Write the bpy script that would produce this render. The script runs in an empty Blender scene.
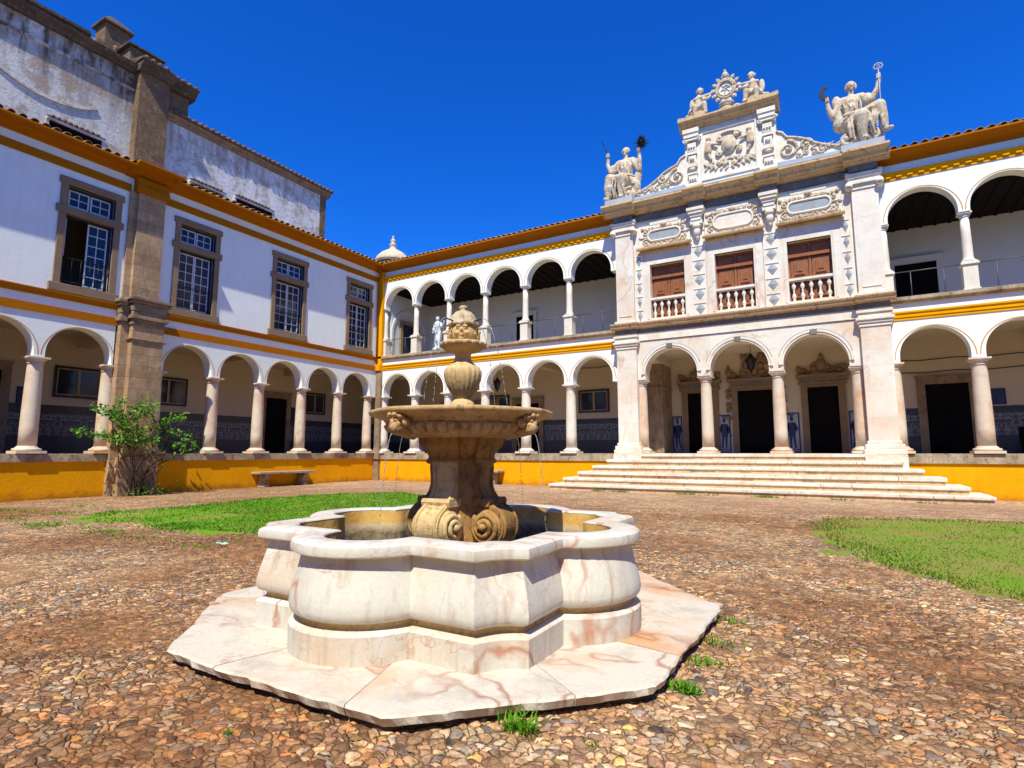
import bpy, math, random
import numpy as np
from mathutils import Vector, Matrix
random.seed(7); rng = np.random.default_rng(11)
R = math.radians; PI = math.pi
sc = bpy.context.scene; col = sc.collection
# ---------------------------------------------------------------- camera, sky, sun, exposure
EYE = 1.5
cam = bpy.data.objects.new('camera', bpy.data.cameras.new('camera')); col.objects.link(cam)
cam.location = (0, 0, EYE); cam.rotation_euler = (R(90 + 6.957), 0, R(30.186))
cam.data.sensor_width = 36; cam.data.lens = 562.1 / 1024 * 36; cam.data.clip_end = 3000; cam.data.clip_start = .05
sc.camera = cam
SUN = Vector((.215, -.64, 1.0)).normalized()      # towards the sun
elev = math.asin(SUN.z); az = math.atan2(SUN.x, SUN.y)
w = bpy.data.worlds.new('World'); sc.world = w; w.use_nodes = True
nt = w.node_tree; nt.nodes.clear()
sky = nt.nodes.new('ShaderNodeTexSky'); sky.sky_type = 'NISHITA'; sky.sun_disc = False
sky.sun_elevation = elev; sky.sun_rotation = az; sky.air_density = 1.0; sky.dust_density = .2; sky.ozone_density = 3.0; sky.altitude = 600
hs = nt.nodes.new('ShaderNodeHueSaturation'); hs.inputs['Saturation'].default_value = 1.32; hs.inputs['Hue'].default_value = .505
bg = nt.nodes.new('ShaderNodeBackground'); bg.inputs['Strength'].default_value = .06
wo = nt.nodes.new('ShaderNodeOutputWorld')
tn = nt.nodes.new('ShaderNodeMix'); tn.data_type = 'RGBA'; tn.blend_type = 'MULTIPLY'; tn.inputs[0].default_value = 1; tn.inputs[7].default_value = (.38, 1.56, 2.92, 1)
nt.links.new(sky.outputs[0], hs.inputs['Color']); nt.links.new(hs.outputs[0], tn.inputs[6]); nt.links.new(tn.outputs[2], bg.inputs[0]); nt.links.new(bg.outputs[0], wo.inputs[0])
sl = bpy.data.lights.new('sun', 'SUN'); sl.energy = 5.0; sl.angle = R(.53); sl.color = (1, .975, .80)
so = bpy.data.objects.new('sun', sl); col.objects.link(so); so.rotation_euler = SUN.to_track_quat('Z', 'Y').to_euler(); so.location = SUN * 60
sc.view_settings.view_transform = 'Standard'; sc.view_settings.look = 'None'; sc.view_settings.gamma = 1
sc.view_settings.exposure = .37; sc.view_settings.use_curve_mapping = False
# ---------------------------------------------------------------- mesh and object helpers
class MB:
    def __init__(s): s.v = []; s.f = []; s.sm = []; s.mi = []; s.cur = 0
    def add(s, vs, fs, smooth=False, M=None):
        b = len(s.v)
        if M is not None: vs = [M @ Vector(v) for v in vs]
        s.v += [tuple(v) for v in vs]
        for f in fs: s.f.append([i + b for i in f]); s.sm.append(smooth); s.mi.append(s.cur)
        return s
    def box(s, x0, x1, y0, y1, z0, z1, M=None):
        return s.add([(x0,y0,z0),(x1,y0,z0),(x1,y1,z0),(x0,y1,z0),(x0,y0,z1),(x1,y0,z1),(x1,y1,z1),(x0,y1,z1)],
              [(0,3,2,1),(4,5,6,7),(0,1,5,4),(1,2,6,5),(2,3,7,6),(3,0,4,7)], False, M)
    def lathe(s, prof, c=(0,0,0), n=20, mod=None, rot=0, smooth=True, M=None):
        vs = []; fs = []
        for (r, z) in prof:
            for k in range(n):
                a = 2*PI*k/n + rot; q = r if mod is None else mod(r, z, a)
                vs.append((c[0]+q*math.cos(a), c[1]+q*math.sin(a), c[2]+z))
        for j in range(len(prof)-1):
            for k in range(n):
                k2 = (k+1) % n; fs.append((j*n+k, j*n+k2, (j+1)*n+k2, (j+1)*n+k))
        fs.append(tuple(reversed(range(n)))); fs.append(tuple(range((len(prof)-1)*n, len(prof)*n)))
        return s.add(vs, fs, smooth, M)
    def sweep(s, prof, s0, s1, e0=0, e1=0):
        # profile of (t, z) points run along local x; e0/e1 mitre the ends outward (per unit of -t)
        n = len(prof); vs = [(s0 + e0*t, t, z) for t, z in prof] + [(s1 - e1*t, t, z) for t, z in prof]
        fs = [(i, i+1, n+i+1, n+i) for i in range(n-1)] + [(n-1, 0, n, 2*n-1), tuple(reversed(range(n))), tuple(range(n, 2*n))]
        return s.add(vs, fs)
    def prism(s, pts, lo, hi, axis='y', M=None):
        # pts: 2D outline; axis y -> (x, z) outline from y=lo to hi ; axis z -> (x, y) outline ; axis x -> (y, z)
        n = len(pts)
        def P(p, h): return {'y': (p[0], h, p[1]), 'z': (p[0], p[1], h), 'x': (h, p[0], p[1])}[axis]
        vs = [P(p, lo) for p in pts] + [P(p, hi) for p in pts]
        fs = [tuple(range(n)), tuple(reversed(range(n, 2*n)))] + [(i, n+i, n+(i+1) % n, (i+1) % n) for i in range(n)]
        return s.add(vs, fs, False, M)
    def tube(s, pts, r, n=6, smooth=True):
        pts = [Vector(p) for p in pts]; rs = r if isinstance(r, (list, tuple)) else [r]*len(pts)
        vs = []; fs = []; up = Vector((0.13, .21, 1)).normalized()
        for i, p in enumerate(pts):
            d = (pts[min(i+1, len(pts)-1)] - pts[max(i-1, 0)]).normalized()
            a = d.cross(up)
            if a.length < .15: a = d.cross(Vector((1, .1, 0)))
            a.normalize(); b = a.cross(d)
            for k in range(n):
                t = 2*PI*k/n; vs.append(p + (a*math.cos(t) + b*math.sin(t))*rs[i])
        for i in range(len(pts)-1):
            for k in range(n): fs.append((i*n+k, i*n+(k+1) % n, (i+1)*n+(k+1) % n, (i+1)*n+k))
        fs.append(tuple(reversed(range(n)))); fs.append(tuple(range((len(pts)-1)*n, len(pts)*n)))
        return s.add(vs, fs, smooth)
    def ball(s, c, r, n=12, m=8, M=None):
        rx, ry, rz = (r, r, r) if not isinstance(r, (tuple, list)) else r
        vs = [(c[0], c[1], c[2]-rz)]; fs = []
        for j in range(1, m):
            ph = -PI/2 + PI*j/m
            for k in range(n):
                t = 2*PI*k/n; vs.append((c[0]+rx*math.cos(ph)*math.cos(t), c[1]+ry*math.cos(ph)*math.sin(t), c[2]+rz*math.sin(ph)))
        vs.append((c[0], c[1], c[2]+rz)); L = len(vs)-1
        for k in range(n):
            fs.append((0, 1+(k+1) % n, 1+k)); fs.append((L, 1+(m-2)*n+k, 1+(m-2)*n+(k+1) % n))
        for j in range(m-2):
            for k in range(n): fs.append((1+j*n+k, 1+j*n+(k+1) % n, 1+(j+1)*n+(k+1) % n, 1+(j+1)*n+k))
        return s.add(vs, fs, True, M)
    def cap(s, a, b, ra, rb, n=12):
        a = Vector(a); b = Vector(b); d = b-a; L = d.length; q = d.to_track_quat('Z', 'Y').to_matrix().to_4x4(); q.translation = a
        prof = [(ra*math.sin(t), -ra*math.cos(t)) for t in (.08, .5, 1.0, PI/2)] + [(rb*math.cos(t), L+rb*math.sin(t)) for t in (0, .5, 1.0, 1.49)]
        return s.lathe(prof, n=n, M=q)
    def chain(s, pts, rs, n=12):
        for i in range(len(pts)-1): s.cap(pts[i], pts[i+1], rs[i], rs[i+1], n)
        return s
    def build(s, name, mat, parent=None, **kw):
        me = bpy.data.meshes.new(name); me.from_pydata(s.v, [], s.f)
        me.polygons.foreach_set('use_smooth', s.sm)
        for m in (mat if isinstance(mat, (list, tuple)) else [mat]): me.materials.append(m)
        if isinstance(mat, (list, tuple)): me.polygons.foreach_set('material_index', s.mi)
        me.update(); o = bpy.data.objects.new(name, me); col.objects.link(o)
        if parent is not None: o.parent = parent
        for k, v in kw.items(): o[k] = v
        return o
class Multi:
    '''one mesh object per piece: .new() starts the next piece'''
    def __init__(s): s.l = [MB()]
    def new(s): s.l.append(MB()); return s
    def __getattr__(s, k): return getattr(s.l[-1], k)
    def build(s, name, mat, parent=None): return [m.build(name, mat, parent) for m in s.l if m.v]
def fuse(o, vox=.03, smooth=3):
    m = o.modifiers.new('fuse', 'REMESH'); m.mode = 'VOXEL'; m.voxel_size = vox; m.use_smooth_shade = True
    if smooth:
        q = o.modifiers.new('soft', 'SMOOTH'); q.iterations = smooth; q.factor = .5
    return o
def bevel(o, wdt=.01, seg=2):
    m = o.modifiers.new('edge', 'BEVEL'); m.width = wdt; m.segments = seg; m.limit_method = 'ANGLE'; m.angle_limit = R(35); return o
def empty(name, loc=(0,0,0), rz=0, parent=None):
    o = bpy.data.objects.new(name, None); col.objects.link(o); o.location = loc; o.rotation_euler = (0,0,rz)
    o.empty_display_size = .3
    if parent: o.parent = parent
    return o
def tag(o, label=None, cat=None, group=None, kind=None):
    if label: o['label'] = label
    if cat: o['category'] = cat
    if group: o['group'] = group
    if kind: o['kind'] = kind
    return o
KIDS = {}
def copy_tree(o, parent=None, loc=None):
    c = o.copy(); col.objects.link(c)
    if parent is not None: c.parent = parent
    if loc is not None: c.location = loc
    for ch in [x for x in ALL() if x.parent == o]: copy_tree(ch, c)
    return c
def ALL(): return list(bpy.data.objects)
# ---------------------------------------------------------------- materials
class NT:
    def __init__(s, name):
        s.m = bpy.data.materials.new(name); s.m.use_nodes = True; s.t = s.m.node_tree; s.b = s.t.nodes['Principled BSDF']; s.out = s.t.nodes['Material Output']
        tc = s.t.nodes.new('ShaderNodeTexCoord'); oi = s.t.nodes.new('ShaderNodeObjectInfo')
        ml = s.n('ShaderNodeMath'); ml.operation = 'MULTIPLY'; ml.inputs[1].default_value = 37.0; s.l(oi.outputs['Random'], ml.inputs[0])
        va = s.n('ShaderNodeVectorMath'); va.operation = 'ADD'; s.l(tc.outputs['Object'], va.inputs[0]); s.l(ml.outputs[0], va.inputs[1])
        s.P = va.outputs[0]; s.obj = tc.outputs['Object']
    def n(s, t): return s.t.nodes.new(t)
    def l(s, a, b): s.t.links.new(a, b)
    def scale(s, v, xyz):
        m = s.n('ShaderNodeVectorMath'); m.operation = 'MULTIPLY'; s.l(v, m.inputs[0]); m.inputs[1].default_value = xyz; return m.outputs[0]
    def noise(s, sc_=5, det=6, rough=.6, vec=None, dist=0):
        n = s.n('ShaderNodeTexNoise'); n.inputs['Scale'].default_value = sc_; n.inputs['Detail'].default_value = det; n.inputs['Roughness'].default_value = rough
        n.inputs['Distortion'].default_value = dist; s.l(vec if vec is not None else s.P, n.inputs['Vector']); return n.outputs['Fac']
    def ramp(s, f, pts):
        r = s.n('ShaderNodeValToRGB'); e = r.color_ramp.elements
        while len(e) < len(pts): e.new(.5)
        for i, (p, c) in enumerate(pts):
            e[i].position = p; e[i].color = (c, c, c, 1) if isinstance(c, (int, float)) else (*c, 1)
        s.l(f, r.inputs[0]); return r.outputs[0]
    def mix(s, f, a, b, mode='MIX'):
        m = s.n('ShaderNodeMix'); m.data_type = 'RGBA'; m.blend_type = mode
        for v, i in ((f, 0), (a, 6), (b, 7)):
            if isinstance(v, (int, float)): m.inputs[i].default_value = v
            elif isinstance(v, tuple): m.inputs[i].default_value = (*v, 1)
            else: s.l(v, m.inputs[i])
        return m.outputs[2]
    def math(s, op, a, b=0.0, clamp=False):
        m = s.n('ShaderNodeMath'); m.operation = op; m.use_clamp = clamp
        for v, i in ((a, 0), (b, 1)):
            if isinstance(v, (int, float)): m.inputs[i].default_value = v
            else: s.l(v, m.inputs[i])
        return m.outputs[0]
    def sep(s, v):
        q = s.n('ShaderNodeSeparateXYZ'); s.l(v, q.inputs[0]); return q.outputs
    def bump(s, h, dist=.01, st=1.0):
        b = s.n('ShaderNodeBump'); b.inputs['Distance'].default_value = dist; b.inputs['Strength'].default_value = st
        s.l(h, b.inputs['Height']); s.l(b.outputs[0], s.b.inputs['Normal'])
    def done(s, c, rough=.8, spec=.3, metal=0):
        if isinstance(c, tuple): s.b.inputs['Base Color'].default_value = (*c, 1)
        else: s.l(c, s.b.inputs['Base Color'])
        if isinstance(rough, (int, float)): s.b.inputs['Roughness'].default_value = rough
        else: s.l(rough, s.b.inputs['Roughness'])
        s.b.inputs['Specular IOR Level'].default_value = spec; s.b.inputs['Metallic'].default_value = metal
        return s.m
def plaster(name, c, dirt=None, amt=.35, sc_=1.2, streak=True, bump=.004, rough=.9, damp=None):
    t = NT(name); dirt = dirt or tuple(x*.62 for x in c)
    a = t.ramp(t.noise(sc_, 8, .65), [(.42, 0.0), (.75, 1.0)])
    st = t.ramp(t.noise(1.0, 5, .6, t.scale(t.P, (5, 5, .45))), [(.5, 0.0), (.8, 1.0)])
    f = t.mix(.5, a, st) if streak else a
    cc = t.mix(t.math('MULTIPLY', t.sep(f)[0], amt), c, dirt)
    if damp:
        z = t.sep(t.obj)[2]; d = t.ramp(t.math('ADD', z, t.math('MULTIPLY', t.noise(2.2, 8, .7), .9)), [(.45, .75), (.72, 0.0)]); cc = t.mix(d, cc, damp)
        ch_ = t.ramp(t.noise(3.1, 10, .75), [(.63, 0.0), (.68, .7)]); cc = t.mix(ch_, cc, tuple(x*1.5+.05 for x in damp))
    g = t.ramp(t.noise(22, 4), [(.3, .94), (.7, 1.03)])
    cc = t.mix(1.0, cc, g, 'MULTIPLY')
    t.bump(t.noise(9, 8, .7), bump); return t.done(cc, rough, .15)
def stone(name, c, c2, c3=None, sc_=2.0, amt=1.0, bump=.01, rough=.85, grain=30, blocks=None, lo=.38, hi=.68):
    t = NT(name)
    a = t.ramp(t.noise(sc_, 9, .68), [(lo, 0.0), (hi, 1.0)])
    cc = t.mix(t.math('MULTIPLY', a, amt), c, c2)
    if c3:
        b = t.ramp(t.noise(sc_*2.3, 8, .7, t.scale(t.P, (1.7, 1.7, .8))), [(.52, 0.0), (.66, 1.0)])
        cc = t.mix(t.math('MULTIPLY', b, .8*amt), cc, c3)
    cc = t.mix(1.0, cc, t.ramp(t.noise(grain, 5, .7), [(.25, .82), (.75, 1.12)]), 'MULTIPLY')
    h = t.noise(14, 9, .75)
    if blocks:
        br = t.n('ShaderNodeTexBrick'); v = t.n('ShaderNodeCombineXYZ'); q = t.sep(t.obj)
        t.l(t.math('ADD', q[0], q[1]), v.inputs[0]); t.l(q[2], v.inputs[1]); t.l(v.outputs[0], br.inputs['Vector'])
        br.inputs['Scale'].default_value = 1; br.inputs['Brick Width'].default_value = blocks[0]; br.inputs['Row Height'].default_value = blocks[1]
        br.inputs['Mortar Size'].default_value = .012; br.inputs['Mortar Smooth'].default_value = .6
        br.inputs['Color1'].default_value = (1, 1, 1, 1); br.inputs['Color2'].default_value = (.78, .76, .74, 1); br.inputs['Mortar'].default_value = (.5, .46, .42, 1)
        cc = t.mix(.85, cc, br.outputs['Color'], 'MULTIPLY')
    t.bump(h, bump); return t.done(cc, rough, .08)
def marble(name, base=(.78,.73,.66), warm=(.72,.50,.34), vein=(.50,.20,.10), sc_=1.3, warm_amt=.6, vein_amt=.7, rough=.55, bump=.004, dirt=0.0, joints=None, streaks=0.0):
    t = NT(name)
    wn = t.n('ShaderNodeTexNoise'); wn.inputs['Scale'].default_value = sc_*.9; wn.inputs['Detail'].default_value = 5; t.l(t.P, wn.inputs['Vector'])
    wv = t.n('ShaderNodeVectorMath'); wv.operation = 'MULTIPLY_ADD'; t.l(wn.outputs['Color'], wv.inputs[0]); wv.inputs[1].default_value = (.8, .8, .8); t.l(t.P, wv.inputs[2])
    W = wv.outputs[0]
    a = t.ramp(t.noise(sc_, 7, .62, W), [(.47, 0.0), (.70, 1.0)])
    cc = t.mix(t.math('MULTIPLY', a, warm_amt), base, warm)
    for k, (s_, wd, am) in enumerate(((sc_*1.15, .022, 1.0), (sc_*2.7, .016, .5))):
        v = t.math('ABSOLUTE', t.math('SUBTRACT', t.noise(s_, 3, .5, t.scale(W, (1, 1.3+k*.4, .6+k))), .5))
        v = t.ramp(v, [(0.0, 1.0), (wd, 0.0)])
        msk = t.ramp(t.noise(sc_*.8, 3, .5, t.scale(t.P, (1.3+k, 1, 1))), [(.44, 0.0), (.62, 1.0)])
        cc = t.mix(t.math('MULTIPLY', t.math('MULTIPLY', v, msk), vein_amt*am), cc, vein)
    if dirt:
        d = t.ramp(t.noise(3.2, 9, .72), [(.5, 0.0), (.72, 1.0)])
        cc = t.mix(t.math('MULTIPLY', d, dirt), cc, (.20, .165, .13))
    if streaks:
        d = t.ramp(t.noise(1.0, 6, .65, t.scale(t.P, (9, 9, .9))), [(.52, 0.0), (.74, 1.0)])
        cc = t.mix(t.math('MULTIPLY', d, streaks), cc, (.36, .24, .15))
    h = t.noise(20, 8, .7)
    if joints:
        br = t.n('ShaderNodeTexBrick'); v = t.n('ShaderNodeCombineXYZ'); q = t.sep(t.obj)
        t.l(t.math('ADD', q[0], q[1]), v.inputs[0]); t.l(q[2], v.inputs[1]); t.l(v.outputs[0], br.inputs['Vector'])
        br.inputs['Scale'].default_value = 1; br.inputs['Brick Width'].default_value = joints[0]; br.inputs['Row Height'].default_value = joints[1]
        br.inputs['Mortar Size'].default_value = .006; br.inputs['Color1'].default_value = (1, 1, 1, 1); br.inputs['Color2'].default_value = (.86, .83, .80, 1); br.inputs['Mortar'].default_value = (.72, .64, .56, 1)
        cc = t.mix(.55, cc, br.outputs['Color'], 'MULTIPLY')
    cc = t.mix(1.0, cc, t.ramp(t.noise(35, 4, .7), [(.25, .92), (.75, 1.05)]), 'MULTIPLY')
    t.bump(h, bump); return t.done(cc, rough, .22)
def flat(name, c, rough=.6, metal=0, spec=.4):
    t = NT(name); cc = t.mix(1.0, c, t.ramp(t.noise(12, 5), [(.3, .82), (.7, 1.1)]), 'MULTIPLY'); return t.done(cc, rough, spec, metal)
m_white = plaster('white_plaster', (.83, .86, .83), (.52, .51, .48), .36, sc_=.7, bump=.006)
m_inner = plaster('cream_plaster', (.60, .50, .38), (.45, .36, .27), .4)
m_inwh = plaster('loggia_plaster', (.66, .64, .62), (.5, .47, .45), .3)
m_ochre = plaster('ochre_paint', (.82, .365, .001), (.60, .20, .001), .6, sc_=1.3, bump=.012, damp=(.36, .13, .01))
m_ochre_shade = plaster('shaded_ochre_paint', (.42, .135, .001), (.25, .07, .001), .4, bump=.004)  # same ochre paint, with the shade of cornices and bands put into its colour
m_line = flat('arch_line_paint', (.58, .28, .05), .9)
m_ledge = stone('weathered_ledge_stone', (.50, .40, .28), (.22, .165, .11), (.10, .08, .06), 1.8, bump=.025)
m_sand = stone('sandstone', (.52, .34, .19), (.30, .19, .105), (.54, .42, .30), 1.4, bump=.02, blocks=(1.3, .42))
m_sandplain = stone('brown_moulded_stone', (.36, .25, .155), (.20, .14, .10), (.12, .10, .08), 1.6, bump=.02)
m_gran = stone('brown_window_stone', (.30, .20, .12), (.235, .155, .10), None, 2.4, bump=.008, grain=60)
m_col = marble('column_marble', (.66, .55, .43), (.58, .33, .20), (.42, .15, .07), .9, .95, .55, .6, dirt=.18)
m_colw = marble('pale_column_marble', (.74, .68, .58), (.66, .50, .35), (.5, .35, .25), 1.2, .5, .3, .6, dirt=.15)
m_port = marble('portal_marble', (.78, .73, .64), (.72, .50, .34), (.55, .30, .18), .6, .75, .55, .55, joints=(1.7, .9), dirt=.15, streaks=.10)
m_portp = marble('portal_carved_marble', (.78, .72, .62), (.66, .48, .30), (.45, .30, .2), 1.5, .65, .3, .65, dirt=.22, bump=.01)
m_relief = stone('carved_relief_stone', (.70, .61, .47), (.56, .38, .22), (.24, .16, .10), 3.5, bump=.03)
m_corn = stone('portal_cornice_stone', (.66, .47, .27), (.54, .34, .17), (.22, .17, .12), 1.7, bump=.02, lo=.46, hi=.75)
m_grey = stone('grey_marble_inlay', (.36, .39, .41), (.27, .29, .31), None, 5, bump=.003, rough=.5)
m_dgrey = stone('dark_frieze_marble', (.21, .185, .155), (.14, .125, .11), (.30, .25, .19), 2, bump=.004)
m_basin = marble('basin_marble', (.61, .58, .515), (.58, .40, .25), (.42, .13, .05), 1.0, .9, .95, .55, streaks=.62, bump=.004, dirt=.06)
m_slab = marble('pavement_marble', (.60, .53, .44), (.58, .29, .13), (.33, .11, .05), .9, 1.0, .8, .6, dirt=.42, bump=.008)
m_stem = stone('stained_fountain_stone', (.50, .28, .10), (.24, .13, .05), (.09, .055, .03), 3.4, bump=.018, rough=.65, lo=.35, hi=.65)
m_bowl = stone('honey_fountain_stone', (.60, .41, .21), (.42, .24, .10), (.17, .11, .07), 2.6, bump=.014, rough=.6)
m_vase = stone('ochre_fountain_stone', (.66, .48, .24), (.56, .37, .17), (.30, .19, .10), 4.5, bump=.012, rough=.6)
def inner_basin():
    t = NT('wet_basin_wall'); z = t.sep(t.obj)[2]; n = t.noise(5, 7, .7)
    c = t.mix(t.ramp(n, [(.35, 0.0), (.7, 1.0)]), (.68, .42, .13), (.50, .27, .06))
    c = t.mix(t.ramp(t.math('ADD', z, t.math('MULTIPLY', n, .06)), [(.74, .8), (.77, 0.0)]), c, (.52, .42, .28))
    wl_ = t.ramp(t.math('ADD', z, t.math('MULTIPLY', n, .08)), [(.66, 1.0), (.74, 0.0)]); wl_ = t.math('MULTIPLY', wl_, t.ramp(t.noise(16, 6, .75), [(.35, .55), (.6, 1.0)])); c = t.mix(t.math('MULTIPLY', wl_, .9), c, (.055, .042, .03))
    t.bump(n, .02); return t.done(c, .5, .3)
m_inb = inner_basin()
m_step = marble('step_marble', (.76, .68, .58), (.70, .46, .31), (.45, .25, .16), .9, .9, .5, .7, dirt=.5, bump=.012)
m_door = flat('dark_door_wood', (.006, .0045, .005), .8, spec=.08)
m_blue = flat('dark_blue_frame_paint', (.012, .020, .045), .5)
m_sash = flat('white_sash_paint', (.62, .63, .66), .5)
m_iron = flat('dark_iron', (.02, .02, .022), .5, .6)
m_railm = flat('grey_iron_rail', (.10, .10, .11), .5, .5)
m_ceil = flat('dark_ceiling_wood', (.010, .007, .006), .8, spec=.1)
m_gsteel = flat('blueish_metal', (.28, .40, .42), .45, .7)
m_purple = flat('purple_cloth', (.07, .01, .13), .9)
m_notice = flat('blue_notice', (.01, .03, .10), .6)
m_beige = flat('beige_window_frame', (.42, .31, .18), .6)
m_lead = stone('lead_flashing', (.42, .45, .50), (.34, .36, .40), None, 2, bump=.004, rough=.5)
m_plas = flat('pale_green_plastic', (.35, .72, .60), .4)
def glass_dark():
    t = NT('window_glass'); c = t.mix(t.noise(1.4, 2), (.006, .010, .022), (.022, .034, .062)); m = t.done(c, .1, .45); return m
m_glass = glass_dark()
def wood():
    t = NT('red_brown_shutter_wood'); g = t.noise(3, 6, .6, t.scale(t.P, (12, 12, 1.2)))
    c = t.mix(t.ramp(g, [(.3, 0.0), (.7, 1.0)]), (.36, .13, .035), (.17, .05, .016)); t.bump(g, .004); return t.done(c, .5, .4)
m_wood = wood()
def tiles_az():
    t = NT('azulejo_wainscot'); q = t.sep(t.obj); u = t.math('ADD', q[0], q[1]); z = q[2]
    pp = t.math('PINGPONG', u, .44); cv = t.n('ShaderNodeCombineXYZ'); t.l(pp, cv.inputs[0]); t.l(z, cv.inputs[1])
    ns = t.noise(5.5, 3, .6, cv.outputs[0], 1.6); o2 = t.ramp(t.math('ABSOLUTE', t.math('SUBTRACT', ns, .5)), [(.02, 1.0), (.075, 0.0)])
    zb = t.ramp(z, [(0.0, 0.0), (1.0, 1.0)])
    band = t.math('MULTIPLY', t.math('GREATER_THAN', z, 2.15), t.math('LESS_THAN', z, 3.0))
    c = t.mix(t.math('MULTIPLY', o2, band), (.058, .060, .076), (.30, .30, .31))
    br = t.n('ShaderNodeTexBrick'); v = t.n('ShaderNodeCombineXYZ'); t.l(u, v.inputs[0]); t.l(z, v.inputs[1]); t.l(v.outputs[0], br.inputs['Vector'])
    br.offset = 0; br.inputs['Scale'].default_value = 1; br.inputs['Brick Width'].default_value = .15; br.inputs['Row Height'].default_value = .15; br.inputs['Mortar Size'].default_value = .006
    br.inputs['Color1'].default_value = (1, 1, 1, 1); br.inputs['Color2'].default_value = (.72, .75, .85, 1); br.inputs['Mortar'].default_value = (.45, .45, .5, 1)
    c = t.mix(1.0, c, br.outputs['Color'], 'MULTIPLY'); return t.done(c, .35, .45)
m_az = tiles_az()
m_azw = flat('tile_white', (.40, .40, .41), .3); m_azb = flat('tile_cobalt', (.028, .045, .115), .3)
def rooft():
    t = NT('clay_roof_tile'); a = t.noise(6, 7, .7); c = t.mix(t.ramp(a, [(.35, 0.0), (.65, 1.0)]), (.42, .20, .10), (.14, .10, .07))
    c = t.mix(t.ramp(t.noise(14, 5), [(.55, 0.0), (.7, .8)]), c, (.45, .38, .28)); t.bump(a, .01); return t.done(c, .9, .1)
m_tile = rooft(); m_tiled = stone('dark_old_roof_tile', (.20, .12, .08), (.09, .065, .05), (.30, .22, .15), 5, bump=.02)
def church(name, c, c2, c3):
    t = NT(name)
    a = t.ramp(t.noise(.35, 10, .72), [(.42, 0.0), (.60, 1.0)])
    st = t.ramp(t.noise(1.0, 8, .7, t.scale(t.P, (2.2, 2.2, .28))), [(.44, 0.0), (.66, 1.0)])
    z = t.math('MULTIPLY', t.math('SUBTRACT', t.sep(t.obj)[2], 15.6), .34, True)       # streaks and patches grow stronger toward the top
    f = t.math('MULTIPLY', t.math('ADD', t.math('MULTIPLY', a, .5), st), t.math('ADD', z, .22), True)
    cc = t.mix(f, c, c2); cc = t.mix(t.math('MULTIPLY', t.ramp(t.noise(1.3, 9, .75), [(.50, 0.0), (.58, 1.0)]), .75), cc, c3)
    cc = t.mix(1.0, cc, t.ramp(t.noise(9, 6, .75), [(.3, .72), (.7, 1.1)]), 'MULTIPLY')
    t.bump(t.noise(6, 9, .75), .03); return t.done(cc, .95, .1)
m_church = church('weathered_church_plaster', (.74, .69, .63), (.13, .09, .065), (.44, .30, .20))
m_churchw = church('patchy_white_plaster', (.84, .81, .77), (.22, .165, .12), (.44, .34, .26))
m_brick = stone('bare_brown_masonry', (.27, .16, .09), (.15, .10, .065), (.33, .25, .17), 2.2, bump=.03, blocks=(.5, .16))
m_drk = stone('dark_weathered_coping', (.13, .10, .08), (.07, .055, .045), (.22, .17, .12), 2, bump=.02)
m_bench = stone('bench_stone', (.46, .37, .27), (.30, .22, .15), (.16, .12, .09), 3, bump=.015)
m_water = NT('pool_water'); m_water.b.inputs['Transmission Weight'].default_value = .6; m_water.b.inputs['IOR'].default_value = 1.33; m_water.bump(m_water.noise(18, 3), .01); m_water = m_water.done((.10, .09, .06), .05, .5)
m_jet = NT('falling_water'); m_jet.b.inputs['Transmission Weight'].default_value = .8; m_jet = m_jet.done((.70, .78, .82), .08, .6)
def leafm(name, c, tr=.35):
    t = NT(name); cc = t.mix(t.noise(3, 2), tuple(x*.7 for x in c), tuple(x*1.3 for x in c))
    t.b.inputs['Subsurface Weight'].default_value = 0
    m = t.done(cc, .6, .3)
    tb = t.n('ShaderNodeBsdfTranslucent'); t.l(cc, tb.inputs[0]); ms = t.n('ShaderNodeMixShader'); ms.inputs[0].default_value = tr
    t.l(t.b.outputs[0], ms.inputs[1]); t.l(tb.outputs[0], ms.inputs[2]); t.l(ms.outputs[0], t.out.inputs[0]); return m
m_leaf = [leafm('vine_leaf', (.10, .27, .015)), leafm('vine_leaf_young', (.19, .38, .03)), leafm('vine_leaf_dark', (.05, .14, .01))]
m_grass = [leafm('grass_green', (.08, .28, .006)), leafm('grass_light', (.17, .34, .012)), leafm('grass_straw', (.28, .27, .05))]
m_grass2 = [leafm('dry_grass_green', (.075, .22, .006)), leafm('dry_grass_olive', (.14, .23, .012)), leafm('dry_grass_straw', (.32, .24, .07))]
m_bark = stone('vine_bark', (.07, .048, .035), (.035, .025, .02), None, 8, bump=.01)
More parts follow.
